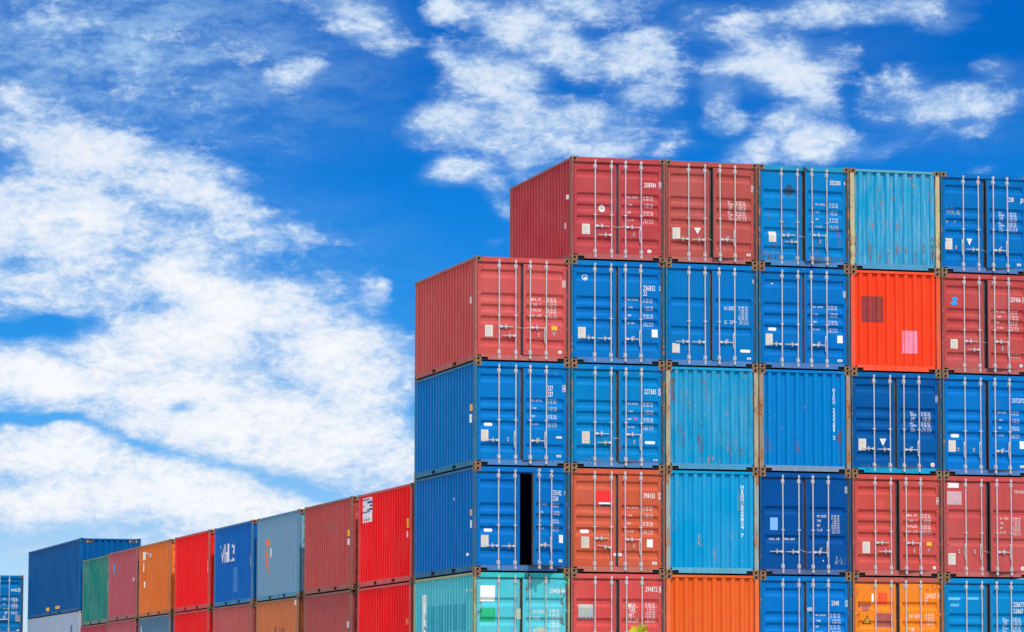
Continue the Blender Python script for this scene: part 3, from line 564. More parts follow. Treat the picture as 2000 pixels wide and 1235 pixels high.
def poly(mb, pts, P, mi=0, rings=7):
    """convex outline filled with rings of small faces so that it follows the panel under it"""
    cu = sum(p[0] for p in pts)/len(pts); cv = sum(p[1] for p in pts)/len(pts); dense = []
    big = max(max(abs(p[0]-cu), abs(p[1]-cv)) for p in pts) > .05
    if not big: mb.quad([P(u, v) for u, v in pts], mi); return
    for a, b in zip(pts, pts[1:]+pts[:1]):
        m = max(1, int(math.hypot(a[0]-b[0], a[1]-b[1])/.04)); dense += [(a[0]+(b[0]-a[0])*q/m, a[1]+(b[1]-a[1])*q/m) for q in range(m)]
    n = len(dense)
    for r in range(rings):
        f0, f1 = r/rings, (r+1)/rings
        for k in range(n):
            a, b = dense[k], dense[(k+1) % n]; L_ = lambda p, f: P(cu+(p[0]-cu)*f, cv+(p[1]-cv)*f)
            mb.quad([L_(a, f1), L_(b, f1), L_(b, f0), L_(a, f0)] if r else [L_(a, f1), L_(b, f1), P(cu, cv)], mi)
def ell(cx, cz, rx, rz, n=20, a0=0): return [(cx+rx*math.cos(a0+2*math.pi*k/n), cz+rz*math.sin(a0+2*math.pi*k/n)) for k in range(n)]
def ringmesh(mb, cx, cz, r0, r1, P, mi=0, n=20):
    a, b = ell(cx, cz, r0, r0, n), ell(cx, cz, r1, r1, n)
    for k in range(n): mb.quad([P(*a[k]), P(*a[(k+1) % n]), P(*b[(k+1) % n]), P(*b[k])], mi)

LABELS = ['MAX.GROSS', 'TARE', 'NET', 'CU.CAP.']
VALS = [('30.480 KGS.', '67.200 LBS.'), (' 2.250 KGS.', ' 4.960 LBS.'), ('28.230 KGS.', '62.240 LBS.'), (' 33.2 CU.M.', '1.172 CU.FT')]
def put_markings(items, depth, hosts, colname_default='white'):
    """depth(x,z)->y of the painted surface; hosts(x)->(parent, offset) for the panel that carries the mark"""
    text = {}
    def P_for(off, lift):
        return lambda u, v: (u-off[0], depth(u, v)-off[1]-lift, v-off[2])
    for it in items:
        k = it[0]; xm = it[1]
        if k in ('T', 'B'):
            _, xa, xb, z, h, s = it[:6]; c = it[6] if len(it) > 6 else 'white'
            hid, par, off = hosts(xa+.01); mb = MB(); text[(len(text), c)] = (mb, par)
            text_pts(mb, s, xa, xb, z-h/2, z+h/2, P_for(off, .004))
            if k == 'B':
                P = P_for(off, .004); t = .009; u0, u1, v0, v1 = xa-.018, xb+.014, z-h/2-.025, z+h/2+.025
                for q in ((u0, u1, v0, v0+t), (u0, u1, v1-t, v1), (u0, u0+t, v0, v1), (u1-t, u1, v0, v1)): patch(mb, *q, P)
        elif k == 'VT':
            _, xa, xb, zt, zb, s = it; hid, par, off = hosts(xa); mb = MB(); text[(len(text), 'white')] = (mb, par)
            text_pts(mb, s, xa, xb, zb, zt, P_for(off, .004), True)
        elif k == 'TB':
            _, a, b, c, d, zt, zb, st = it; hid, par, off = hosts(a+.02); mb = MB(); text[(len(text), 'white')] = (mb, par); P = P_for(off, .004)
            pit = (zt-zb)/3.85 if st == 1 else (zt-zb)/4
            for i in range(4):
                z = zt-i*pit; mb = MB(); text[(len(text), 'white')] = (mb, par)
                if st == 1:
                    h = .042; w = (b-a)*[1, .45, .36, .75][i]; text_pts(mb, LABELS[i], a, a+w, z-h-.02, z-.02, P)
                    text_pts(mb, VALS[i][0], c, d, z-.04, z, P); text_pts(mb, VALS[i][1], c, d, z-.105, z-.062, P)
                elif st == 2:
                    lab = ['MAX.WT', 'TARE WT', 'PAYLOAD', 'CU CAP'][i]; text_pts(mb, lab, a, b, z-.072, z-.012, P)
                    text_pts(mb, VALS[i][0], c, d, z-.046, z, P); text_pts(mb, VALS[i][1], c, d, z-.106, z-.062, P)
                else:
                    l1, l2 = [('MAX.', 'GROSS'), ('TARE', 'WT.'), ('MAX.', 'CARGO'), ('CU.', 'CAP.')][i]; h = pit*.36
                    text_pts(mb, l1, a, a+(b-a)*.72, z-h, z, P); text_pts(mb, l2, a, b, z-2*h-.012, z-h-.012, P)
                    text_pts(mb, VALS[i][0], c, d, z-h, z, P); text_pts(mb, VALS[i][1], c, d, z-2*h-.012, z-h-.012, P)
        elif k in ('VAL', 'VAL2'):
            _, c, d, zt, zb = it; hid, par, off = hosts(c); mb = MB(); text[(len(text), 'white')] = (mb, par); P = P_for(off, .004)
            n = 8 if k == 'VAL' else 4; pit = (zt-zb)/n
            for i in range(n):
                if i % 2 == 0: mb = MB(); text[(len(text), 'white')] = (mb, par)
                sft = .02*((i//2) % 2); text_pts(mb, VALS[(i//2) % 4][i % 2], c+sft*.5, d, zt-i*pit-pit*.72, zt-i*pit, P)
        elif k == 'DOTS':
            _, a, b, zt, zb, c = it; hid, par, off = hosts(a); mb = MB(); text[(len(text), c)] = (mb, par); P = P_for(off, .004)
            for i in range(4):
                for j in range(2): poly(mb, ell(a+(b-a)*(i+.2*j)/3.2, zt+(zb-zt)*j, .013, .011, 8), P)
        else:
            mb = MB(); name = 'sticker'; mats = None
            if k in ('R', 'RC', 'P', 'V', 'FLAG', 'OLDLABEL', 'WARN', 'HAZ'): x0, x1, z0, z1 = it[1:5]; xm = (x0+x1)/2
            hid, par, off = hosts(xm); P = P_for(off, .0055); P2 = P_for(off, .0085)
            if k == 'R':
                mats = [stick(it[5]), stick('grey')]; patch(mb, x0, x1, z0, z1, P)
                if it[5] in ('cream', 'plate', 'greyplate'):
                    name = 'data_plate'; rr = random.Random(int(x0*1000)+int(z0*777)); 
                    for j in range(4): patch(mb, x0+.03, x0+.03+(x1-x0-.06)*rr.uniform(.3, 1), z1-.06-j*.055-.006, z1-.06-j*.055, P2, 1)
                elif (x1-x0) < .13 and (z1-z0) < .08: patch(mb, x0+.02, x1-.02, (z0+z1)/2-.012, (z0+z1)/2+.012, P2, 1)
            elif k == 'RC': mats = [worn(it[5])]; name = 'repainted_patch'; patch(mb, x0, x1, z0, z1, P_for(off, .0035), 0, .02)
            elif k == 'P':
                r = (z1-z0)/2; cz = (z0+z1)/2; mats = [stick(it[5]), stick('grey')]
                pts = [(x1-r+r*math.cos(a), cz+r*math.sin(a)) for a in [(-90+15*q)*math.pi/180 for q in range(13)]]+[(x0+r+r*math.cos(a), cz+r*math.sin(a)) for a in [(90+15*q)*math.pi/180 for q in range(13)]]
                poly(mb, pts, P)
            elif k == 'V':
                mats = [stick(it[5]), stick('grey')]; poly(mb, [(x0, z1), ((x0+x1)/2, z0), (x1, z1)], P_for(off, .006))
                if it[5] != 'grey': ringmesh(mb, (x0+x1)/2, z1-(z1-z0)*.33, .018, .026, P2, 1, 12)
                name = 'triangle_sticker'
            elif k == 'D': c = it; mats = [stick(it[4])]; name = 'diamond_sticker'; poly(mb, [(it[1]-it[3], it[2]), (it[1], it[2]-it[3]*1.1), (it[1]+it[3], it[2]), (it[1], it[2]+it[3]*1.1)], P)
            elif k == 'E': mats = [stick(it[5]), stick('grey')]; name = 'round_sticker'; poly(mb, ell(it[1], it[2], it[3], it[4]), P); (it[3] > .04 and poly(mb, [(it[1]-it[3]*.5, it[2]-.008), (it[1]+it[3]*.5, it[2]-.008), (it[1]+it[3]*.5, it[2]+.01), (it[1]-it[3]*.5, it[2]+.01)], P2, 1))
            elif k in ('RING', 'RINGH', 'RINGR'):
                x, z, r, c = it[1:5]; name = 'round_emblem'; mats = [stick(c), stick('grey' if k == 'RING' else 'red')]
                if k == 'RINGH':
                    ringmesh(mb, x, z, r*.78, r, P); poly(mb, ell(x+.01, z-.012, r*.35, r*.3), P); patch(mb, x-r*.7, x+r*.6, z-r*.5, z-r*.36, P)
                elif k == 'RING': poly(mb, ell(x, z, r, r*1.12), P); ringmesh(mb, x, z, r*.55, r*.7, P2, 1); patch(mb, x-r*.3, x+r*.3, z-r*.3, z+r*.3, P2, 1)
                else: poly(mb, ell(x, z, r, r), P); ringmesh(mb, x, z, r*.3, r*.5, P2, 1)
            elif k == 'LOGO':
                x, z, r, c = it[1:5]; name = 'blue_emblem'; mats = [stick(c)]
                poly(mb, ell(x+.01, z+r*.55, r*.75, r*.45), P); poly(mb, ell(x-.01, z-r*.5, r*.85, r*.48), P_for(off, .0065)); poly(mb, [(x-.04, z-.08), (x+.05, z-.08), (x+.02, z+.08), (x-.02, z+.08)], P2)
            elif k == 'FLAG':
                name = 'striped_emblem'; mats = [stick('red'), stick('white'), stick('navy')]; h = z1-z0
                patch(mb, x0, x1, z0+h*.24, z1, P, 0); patch(mb, x0+.07, x1, z0+h*.12, z0+h*.24, P, 1); patch(mb, x0+.13, x1, z0, z0+h*.12, P, 2)
            elif k == 'OLDLABEL':
                name = 'torn_label'; mats = [stick('grey2'), stick('beige'), stick('navy')]; patch(mb, x0, x1, z0, z1, P, 0); rr = random.Random(3)
                for j in range(7):
                    z = z0+(z1-z0)*(j+.4)/7.2
                    a = x0+.02+rr.uniform(0, .08); patch(mb, a, x1-rr.uniform(.02, .12), z, z+rr.uniform(.012, .035), P2, 1)
                for j in range(4): patch(mb, x0+.03+j*.09, x0+.085+j*.09, z0+.02, z0+.045, P_for(off, .01), 2)
            elif k == 'WARN':
                name = 'warning_triangle'; mats = [stick('yellow'), stick('hazard')]
                poly(mb, [(x0, z0), (x1, z0), ((x0+x1)/2, z1)], P, 1); t = .022
                poly(mb, [(x0+t*1.5, z0+t), (x1-t*1.5, z0+t), ((x0+x1)/2, z1-t*2)], P2, 0); xm_ = (x0+x1)/2
                poly(mb, [(xm_-.012, z0+.15), (xm_+.02, z0+.15), (xm_-.002, z0+.10), (xm_+.018, z0+.10), (xm_-.01, z0+.04), (xm_, z0+.09), (xm_-.022, z0+.09)], P_for(off, .0105), 1)
            elif k == 'HAZ':
                name = 'hazard_stripe'; mats = [stick('yellow'), stick('hazard')]; patch(mb, x0-.02, x1+.02, z0-.006, z1+.006, P, 1); n = 5; w = (x1-x0)/n
                for j in range(n): poly(mb, [(x0+w*j, z0), (x0+w*j+w*.5, z0), (x0+w*j+w*.9, z1), (x0+w*j+w*.4, z1)], P2, 0)
            me = mb.mesh(name, len(mats)); link(name, me, mats, par)
    for (hid, c), (mb, par) in text.items():
        if mb.f: link('lettering', mb.mesh('lettering', 1), stick(c), par)

def put_side(items, parent, LL=L, flat=False):
    dep = (lambda y: .006) if flat else (lambda y: side_depth(y, LL))
    mbt = {}
    for it in items:
        k, y0, y1, z0, z1 = it[:5]
        P = lambda u, v: (dep(u)-.005, u, v); R = lambda u, v: (dep(y1-(u-y0))-.005, y1-(u-y0), v)
        if k in ('R', 'RC', 'E'):
            mb = MB(); c = it[5]
            if k == 'E': poly(mb, ell((y0+y1)/2, (z0+z1)/2, (y1-y0)/2, (z1-z0)/2, 10), P)
            else: patch(mb, y0, y1, z0, z1, P, 0, .035)
            link('sticker' if k != 'RC' else 'repainted_patch', mb.mesh('sticker', 1), worn(c) if k == 'RC' else stick(c), parent)
        elif k in ('T', 'ST'):
            mb = MB(); text_pts(mb, it[5], y0, y1, z0, z1, lambda u, v: (dep(y1-(u-y0))-.009, y1-(u-y0), v), k == 'ST')
            link('lettering', mb.mesh('lettering', 1), stick(it[6]), parent)
        elif k == 'MSC':
            mb = MB(); w = y1-y0; h = z1-z0; Q = lambda u, v: (dep(y1-u*w)-.010, y1-u*w, z0+v*h)
            for vv in (.90, .40):
                for j in range(4): patch(mb, .08+j*.22, .25+j*.22, vv, vv+.045, Q)
            for (u, v, a, b) in ((.62, .80, .12, .05), (.86, .80, .12, .06), (.86, .66, .12, .045), (.62, .5, .10, .04), (.86, .52, .12, .055), (.16, .66, .08, .02)):
                poly(mb, ell(u, v, a, b, 12), Q)
            link('emblem', mb.mesh('emblem', 1), stick('navy'), parent)
            mb = MB()
            for j in range(6): patch(mb, .08+j*.12, .14+j*.12, .06, .06+.05*(1+j % 2), Q)
            link('lettering', mb.mesh('lettering', 1), stick('mauve'), parent)

# ---------------------------------------------------------------- the container
def base_parts(t, mats, LL=L, HH=H, wall_flat=False, rear=True, simple_front=False, top_end=False):
    P, F = mats['panel'], mats['frame']; C = cast_mat(); cast = mats.get('cast', C['cast'])
    cm = casting_mesh()
    for z in (0, HH-CH):
        link('corner_casting', cm, [cast, C['hole']], t, (0, 0, z))
        o = link('corner_casting', cm, [cast, C['hole']], t, (W-CW, 0, z))
        o = link('corner_casting', cm, [cast, C['hole']], t, (0, LL-CD, z))
        if rear: link('corner_casting', cm, [cast, C['hole']], t, (W-CW, LL-CD, z))
    pk = [1.85, 3.9] if LL < 7 else [4.85, 7.25]
    for x in (0, W):
        s = 1 if x == 0 else -1
        for wh in ('top', 'bottom'):
            o = link(wh+'_rail', rails_mesh(LL, HH, wh, pk), [mats['rail'], C['inner']], t, (x, 0, 0)); 
            if s < 0: o.scale = (-1, 1, 1)
    side = None
    for x, s in ((0, 1), (W, -1)):
        dfn = (lambda y, l: .006) if wall_flat else side_depth
        o = link('side_wall', side_mesh(LL, HH, dfn, 'flat' if wall_flat else 'std', s), P if x == 0 else mats['panel2'], t, (x, 0, 0))
        if x == 0: side = o
    def roof():
        mb = MB(); mb.box(.06, W-.06, .06, LL-.06, HH-.05, HH-.022); return mb.mesh('roof', 1)
    link('roof', cached(('roof', LL, HH), roof), mats['panel2'], t)
    def floor():
        mb = MB(); mb.box(.06, W-.06, .1, LL-.06, .13, .165)
        k = .4
        while k < LL-.3: mb.box(.08, W-.08, k, k+.045, .04, .129); k += .4
        return mb.mesh('floor', 1)
    link('floor', cached(('floor', LL), floor), C['inner'], t)
    def rearm():
        mb = MB(); mb.box(.06, W-.06, LL-.055, LL-.02, .16, HH-.06); mb.box(CW, W-CW, LL-.12, LL-.01, HH-.1, HH-.016); mb.box(CW, W-CW, LL-.12, LL-.01, .03, .155)
        for x in (.004, W-.104): mb.box(x, x+.1, LL-.15, LL-.004, CH, HH-CH)
        return mb.mesh('rear_end', 1)
    link('rear_end', cached(('rear', LL, HH), rearm), mats['rail'], t)
    return side

def notch_shade_mesh():
    mb = MB(); mb.box(.002, .168, .05, .115, .02, .1); return mb.mesh('fork_notch_shade', 1)  # dark block standing in for the shade inside the sill notch
def post_mesh(wd, HH, side):
    def f():
        mb = MB(); mb.box(.003, wd, .004, .11, CH, HH-CH)
        mb.box(.003, .018, .11, .165, CH, HH-CH)
        return mb.mesh('corner_post', 1)
    return cached(('post', wd, HH, side), f)

def door_container(loc, label, mats, items=(), side_items=(), kind='A', handles=None, ajar=(0, 0), rot=0, name='shipping_container', group=None, catches=True, seal=None, plain=False, rusty=False):
    t = thing(name, label, 'shipping container', loc, rot, group)
    C = cast_mat(); side = base_parts(t, mats, rear=False)
    if side_items: put_side(side_items, side)
    F, R, P = mats['frame'], mats['rail'], mats['panel']; st = C['steel_rusty'] if rusty else C['steel']
    for x, s in ((0, 1), (W, -1)):
        o = link('corner_post', post_mesh(.048, H, 0), F, t, (x, 0, 0)); o.scale = (s, 1, 1)
    def hd():
        mb = MB(); mb.box(CW, W-CW, .006, .12, H-.128, H-.014); mb.box(.05, W-.05, .02, .12, H-.150, H-.129); mb.box(CW+.2, W-CW-.2, .0, .006, H-.128, H-.122); return mb.mesh('door_header', 1)
    link('door_header', cached('hd', hd), mats['header'], t)
    def sl():
        mb = MB(); mb.box(CW+.17, W-CW-.17, .006, .11, .034, .1); mb.box(CW, W-CW, .006, .11, .101, .15); mb.box(.05, W-.05, .012, .11, .151, .166); return mb.mesh('door_sill', 1)
    link('door_sill', cached('sl', sl), mats['sill'], t)
    for a in (CW, W-CW-.17): link('fork_notch_shade', cached('nt', notch_shade_mesh), C['inner'], t, (a, 0, 0))
    def gk(open_):
        def f():
            mb = MB(); mb.box(.05, W-.05, .07, .1, H-.168, H-.151); mb.box(.05, W-.05, .066, .1, .166, .18)
            mb.box(W-.094, W-.049, .035, .1, .18, H-.168); mb.box(.049, .076, .07, .1, .18, H-.168)
            if not open_: mb.box(1.16, 1.23, .075, .1, .18, H-.168)
            return mb.mesh('door_gasket', 1)
        return f
    link('door_gasket', cached(('gk', ajar[1] > 15), gk(ajar[1] > 15)), C['black'], t)
    def rim(sidek):
        def f():                                                # rubber lip on the meeting edge of the right-hand leaf
            mb = MB(); mb.box(1.211-2.345, 1.224-2.345, -.006, .05, .165, H-.158); mb.box(1.211-2.345, -.01, -.004, .03, .157, .171); return mb.mesh('door_lip', 1)
        return f
    bars = [(.620, 0), (1.046, 0), (1.400, 1), (1.815, 1)]
    handles = handles or [(0, 1, .85, 0), (1, -1, .66, 0), (2, 1, .84, 0), (3, 0, 0, 0)]
    doors = []
    for sd in (0, 1):
        me, hx = door_mesh(kind, sd); d = link('door', me, P, t, (hx, DF, 0)); d.rotation_euler = (0, 0, -math.radians(ajar[0]) if sd == 0 else math.radians(ajar[1])); doors.append((d, hx))
        if sd == 1: link('door_lip', cached('lip', rim(1)), C['black'], d)
        if plain and sd == 1: continue
        sg = 1 if sd == 0 else -1
        for z in (.24, .84, 1.66, H-.24): link('hinge', hinge_mesh(sg), P, d, (0, 0, z))
    if not plain:
        for bi, (bx, sd) in enumerate(bars):
            d, hx = doors[sd]; h = handles[bi]; hang = h[1] == 0 and h[2] == 0
            o = link('locking_bar', bar_mesh(hang), st, d, (bx-hx, 0, 0)); o.rotation_euler = (0, rnd.uniform(-.003, .003), 0)
            if h[1] != 0: link('handle', handle_mesh(h[1], h[3]), st, d, (bx-hx, 0, h[2]))
            elif catches:
                sgn = -1
                link('handle_catch', catch_mesh(), st, d, (bx-hx+(-.20), 0, .66))
    def dep(x, z): 
        for a, b in ((.075, 1.167), (1.225, 2.345)):
            if a+.08 < x < b-.08: return DF+groove_depth(z, kind)
        return DF
    def hosts(x):
        i = 0 if x < 1.195 else 1; d, hx = doors[i]; return i, d, (hx, DF, 0)
    if items: put_markings(items, dep, hosts)
    if seal:
        (xa, za), (xb, zb) = seal; mb = MB(); mb.tube([(xa+(xb-xa)*q/8, -.0-.004, za+(zb-za)*q/8-.03*math.sin(math.pi*q/8)) for q in range(9)], .0045, 5)
        link('seal_wire', mb.mesh('seal_wire', 1), C['wire'], t)
    return t

def end_container(loc, label, mats, items=(), side_items=(), rot=0, name='shipping_container', group=None, LL=L, HH=H, flat=False):
    t = thing(name, label, 'shipping container', loc, rot, group)
    C = cast_mat(); side = base_parts(t, mats, LL, HH, wall_flat=flat, rear=False)
    if side_items: put_side(side_items, side, LL, flat)
    for x, s in ((0, 1), (W, -1)):
        o = link('corner_post', post_mesh(.115, HH, 1), mats['post'], t, (x, 0, 0)); o.scale = (s, 1, 1)
    def tr():
        mb = MB(); mb.box(CW, W-CW, .008, .1, HH-.075, HH-.014); mb.box(.11, CW, .02, .1, HH-.118, HH-.1); return mb.mesh('end_header', 1)
    link('end_header', cached(('tr', HH), tr), mats['header'], t)
    def sl():
        mb = MB(); mb.box(CW+.17, W-CW-.17, .006, .1, .034, .1); mb.box(CW, W-CW, .006, .1, .101, .168); return mb.mesh('end_sill', 1)
    link('end_sill', cached('sle', sl), mats['sill'], t)
    for a in (CW, W-CW-.17): link('fork_notch_shade', cached('nt', notch_shade_mesh), C['inner'], t, (a, 0, 0))
    def ew():
        mb = MB(); br = [.112, .12]; k = 0
        while .12+(k+1)*EP <= W-.12+.01: b = .12+k*EP; br += [b+.095, b+.125, b+.215, b+EP]; k += 1
        br = [b for b in br if b < W-.112]+[W-.112]
        z0, z1 = .165, HH-.07
        for i, (a, b) in enumerate(zip(br, br[1:])):
            da, db = end_depth(a+1e-5), end_depth(b-1e-5)
            for j in range(4):
                za, zb = z0+(z1-z0)*j/4, z0+(z1-z0)*(j+1)/4
                mb.quad([(a, da, za), (b, db, za), (b, db, zb), (a, da, zb)])
        return mb.mesh('end_wall', 1)
    w = link('end_wall', cached(('ew', HH), ew), mats['panel'], t)
    put_markings(items, lambda x, z: end_depth(x), lambda x: (0, w, (0, 0, 0)))
    return t
# ---------------------------------------------------------------- assembly
GAIN = .80
SEED = [0]
def pal(disp, fade=.25, rust=.1, dirt=.3, frame=None, frust=.4, post=None, cast=None, header=None, sill=None, side=None, chalk=None, dents=.25, gain=None, runs=0.0):
    SEED[0] += 1; sd = SEED[0]; g = gain or GAIN
    if disp[0] < 20 and disp[2] > disp[1] and 100 < disp[1] < 140: disp = (0, max(disp[1]*1.03, min(117, disp[1]*1.08+3)), disp[2]*1.0)
    if frame and frame[2] > frame[0]*1.5: frame = (frame[0]*.8, frame[1]*1.0, frame[2])
    col = tuple(min(.95, v*g) for v in lin(disp))
    kw = dict(chalk=chalk) if chalk else {}
    fr = tuple(min(.95, v*g) for v in lin(frame)) if frame else tuple(c*.72+k*.28 for c, k in zip(col, (.32, .27, .25)))
    hd = lin(header) if header else col
    n = 'container_paint'
    P = paint(n, col, sd, fade, rust, dirt, dents=dents, runs=runs, **kw)
    R = paint('rail_paint', fr, sd+.3, .3, frust*.6, .5)
    return dict(panel=P, panel2=P, frame=paint('post_paint', fr, sd+.5, .35, frust+.15, .6), rail=R, header=paint('header_paint', hd, sd+.1, .4, frust*.45, .4),
                sill=paint('sill_paint', lin(sill) if sill else tuple(c*.75+k*.25 for c, k in zip(col, (.3, .27, .26))), sd+.2, .4, frust*.5, .6),
                post=paint('end_post_paint', lin(post) if post else fr, sd+.7, .45, frust+.25, .6), **({'cast': cast} if cast else {}))
FG = 'containers of the tall front stack'
RG = 'containers of the long low row behind'
def build():
    cast_mat(); glyphs()
    def at(c, r): return (c*(W+GX)+rnd.uniform(-.004, .004), rnd.uniform(-.012, .012), H*(r+1))
    D = DEC; SI = SIDE
    stains = {(3, 4): [(.28, .34, .15, .62), (.41, .50, .2, .62), (.24, .32, 1.2, 1.45), (.1, .55, .18, .40), (2.1, 2.2, .5, 1.0), (1.5, 1.62, .35, .7), (.64, .74, .9, 1.1), (1.3, 2.3, .17, .3)],
              (4, 4): [(.15+.2445*k+.1, .15+.2445*k+.22, .17, .17+.25+.45*((k*37 % 10)/10)) for k in range(9)]+[(.12, .2, .2, 1.2), (2.2, 2.3, .2, .9)],
              (2, 2): [(.3, .5, .6, 1.15), (.8, 1.0, .45, .9), (.12, .3, 1.7, 2.3), (1.6, 1.75, .2, .8), (1.9, 2.05, .3, .6), (.9, 1.1, 1.9, 2.3)],
              (3, 2): [(.2, .3, .5, .9), (2.1, 2.2, .3, 1.1), (.95, 1.1, .5, .8)], (2, 1): [(.3, .4, 1.9, 2.3), (.8, .95, .7, 1.0), (1.9, 2.1, 1.6, 2.1)],
              (0, 0): [(.1, .2, 1.5, 2.1), (1.3, 1.45, 1.9, 2.35), (2.2, 2.34, 1.3, 2.3)], (4, 0): [(1.95, 2.33, 2.25, 2.4), (.12, .2, 1.3, 2.3)],
              (5, 4): [(.15, .55, 1.52, 1.62), (.15, .5, 1.3, 1.36), (.16, .42, 1.66, 1.7)], (1, 2): [(.2, 2.3, .17, .24), (1.24, 1.3, .4, .9)], (4, 2): [(.2, 2.3, .17, .22)], (5, 3): [(.55, .7, 2.2, 2.3)], (3, 1): [(2.0, 2.3, .3, .5)]}
    for k, l in stains.items(): D[k] = tuple(('RC', a, b, c, d, 'rust' if (k[1] != 1 and k != (5, 4)) else 'dust') for a, b, c, d in l)+tuple(D.get(k, ()))
    RR = 1, -1
    # ---- top row
    door_container((2.469, 0, 5*H), 'crimson container numbered 208914 with a round white emblem on its left door', pal((192, 66, 74), .35, .04, .3, (165, 90, 90)), D[1, 4], SI['m4'], 'C',
                   [(0, 1, .86, 0), (1, -1, .64, 0), (2, 1, .85, 0), (3, 0, 0, 0)], (0, 1), -.0157, group=FG, seal=((1.06, .86), (1.4, .88)))
    door_container(at(2, 4), 'brownish red container with a white triangle sticker, beside the rust streaked blue container', pal((188, 84, 78), .35, .03, .3, (150, 88, 80)), D[2, 4], (), 'C',
                   [(0, -1, .62, 0), (1, -1, .61, 0), (2, 1, .62, 0), (3, 0, 0, 0)], (0, 7), group=FG, catches=True, seal=((1.06, .66), (1.4, .62)))
    door_container(at(3, 4), 'rust streaked blue container numbered 202280 with a dark blue diamond', pal((0, 128, 208), .2, .22, .35, (80, 110, 120), .75, header=(40, 140, 180)), D[3, 4], (), 'D',
                   [(0, 1, .80, .01), (1, -1, .64, 0), (2, 1, .82, 0), (3, 0, 0, 0)], (0, 6), group=FG, rusty=True, seal=((1.06, .80), (1.4, .82)))
    end_container(at(4, 4), 'pale blue ribbed container end with chalky rust streaked ribs on the top row', pal((8, 163, 216), .4, .5, .3, runs=.45, dents=.25, frame=(140, 150, 140), frust=.7, post=(190, 180, 140), header=(90, 160, 175), chalk=(.35, .62, .70)), D[4, 4], group=FG)
    door_container(at(5, 4), 'mid blue container marked 231 with a white triangle, right end of the top row', pal((0, 105, 198), .15, .05, .45, (40, 110, 160)), D[5, 4], (), 'C',
                   [(0, 0, 0, 0), (1, -1, .62, 0), (2, 1, .61, 0), (3, 0, 0, 0)], (0, 6), group=FG, seal=((1.1, .62), (1.45, .60)))
    # ---- fourth row
    door_container((0, 0, 4*H), 'coral red container with an orange sticker, sky to its left, second row from the top', pal((210, 84, 82), .35, .05, .3, (185, 100, 90)), D[0, 3], SI['m3'], 'C',
                   [(0, 1, .86, 0), (1, -1, .64, 0), (2, 1, .85, 0), (3, 0, 0, 0)], (0, 3), group=FG, seal=((1.06, .86), (1.4, .86)))
    door_container(at(1, 3), 'blue container numbered 236852 with a round wave emblem on its left door', pal((0, 116, 202), .15, .03, .3, (50, 120, 160)), D[1, 3], (), 'C',
                   [(0, -1, .645, 0), (1, -1, .64, 0), (2, 1, .64, 0), (3, 0, 0, .3)], (0, 3), group=FG)
    door_container(at(2, 3), 'blue container with no number and a low cream plate, second row from the top', pal((0, 118, 200), .12, .04, .3, (50, 120, 160)), D[2, 3], (), 'B',
                   [(0, -1, .62, 0), (1, -1, .62, 0), (2, 1, .63, 0), (3, 0, 0, 0)], (0, 3), group=FG)
    door_container(at(3, 3), 'blue container directly left of the bright orange red container end', pal((0, 112, 200), .12, .05, .3, (60, 115, 150)), D[3, 3], (), 'C',
                   [(0, -1, .63, 0), (1, -1, .63, 0), (2, 1, .63, 0), (3, 0, 0, .3)], (0, 1), group=FG)
    end_container(at(4, 3), 'bright orange red container end with a maroon square and a pink patch', pal((255, 72, 38), .12, .03, .2, (225, 90, 55), .4, post=(225, 80, 50), header=(240, 80, 45), sill=(245, 80, 50), chalk=(.9, .25, .12)), D[4, 3], group=FG)
    door_container(at(5, 3), 'dusty crimson container numbered 259406 with a blue emblem', pal((196, 76, 76), .4, .04, .35, (150, 85, 85)), D[5, 3], (), 'C',
                   [(0, 1, .85, 0), (1, -1, .64, 0), (2, 1, .85, 0), (3, 0, 0, 0)], (0, 7), group=FG, seal=((1.1, .84), (1.45, .86)))
    # ---- third row
    door_container((.002, 0, 3*H), 'blue container marked 237 twice beneath the coral red container', pal((0, 120, 205), .15, .05, .3, (60, 125, 160), side=(0, 100, 185)), D[0, 2], SI['m2'], 'C',
                   [(0, -1, .64, 0), (1, 0, 0, 0), (2, 1, .64, 0), (3, 0, 0, .3)], (0, 4), group=FG)
    door_container(at(1, 2), 'blue container numbered 227315 with a small magenta dot on its right door', pal((0, 130, 205), .15, .06, .4, (70, 120, 145), .55), D[1, 2], (), 'C',
                   [(0, 1, .86, 0), (1, -1, .64, 0), (2, 1, .85, 0), (3, 0, 0, 0)], (0, 4), group=FG, seal=((1.08, .75), (1.4, .84)))
    end_container(at(2, 2), 'sky blue ribbed container end with rust spots and no number', pal((0, 160, 215), .25, .48, .4, (120, 150, 150), .8, runs=.15, post=(165, 160, 135), header=(30, 150, 200), chalk=(.35, .6, .7)), D[2, 2], group=FG)
    end_container(at(3, 2), 'blue ribbed container end marked NIDU 233281 2', pal((0, 130, 212), .15, .25, .25, (110, 130, 150), .7, post=(140, 135, 130), sill=(120, 140, 165)), D[3, 2], group=FG)
    door_container(at(4, 2), 'dark blue container with a white triangle sticker, below the orange red end', pal((0, 90, 165), .1, .04, .3, (60, 100, 135), .5, sill=(20, 150, 190)), D[4, 2], (), 'C',
                   [(0, -1, .64, 0), (1, -1, .63, 0), (2, 1, .63, 0), (3, 0, 0, .3)], (0, 3), group=FG)
    door_container(at(5, 2), 'bright blue container numbered 2372372 at the right edge', pal((0, 118, 208), .12, .05, .3, (80, 115, 140), .5), D[5, 2], (), 'C',
                   [(0, 0, 0, 0), (1, 0, 0, 0), (2, 1, .64, 0), (3, 0, 0, .3)], (0, 6), group=FG)
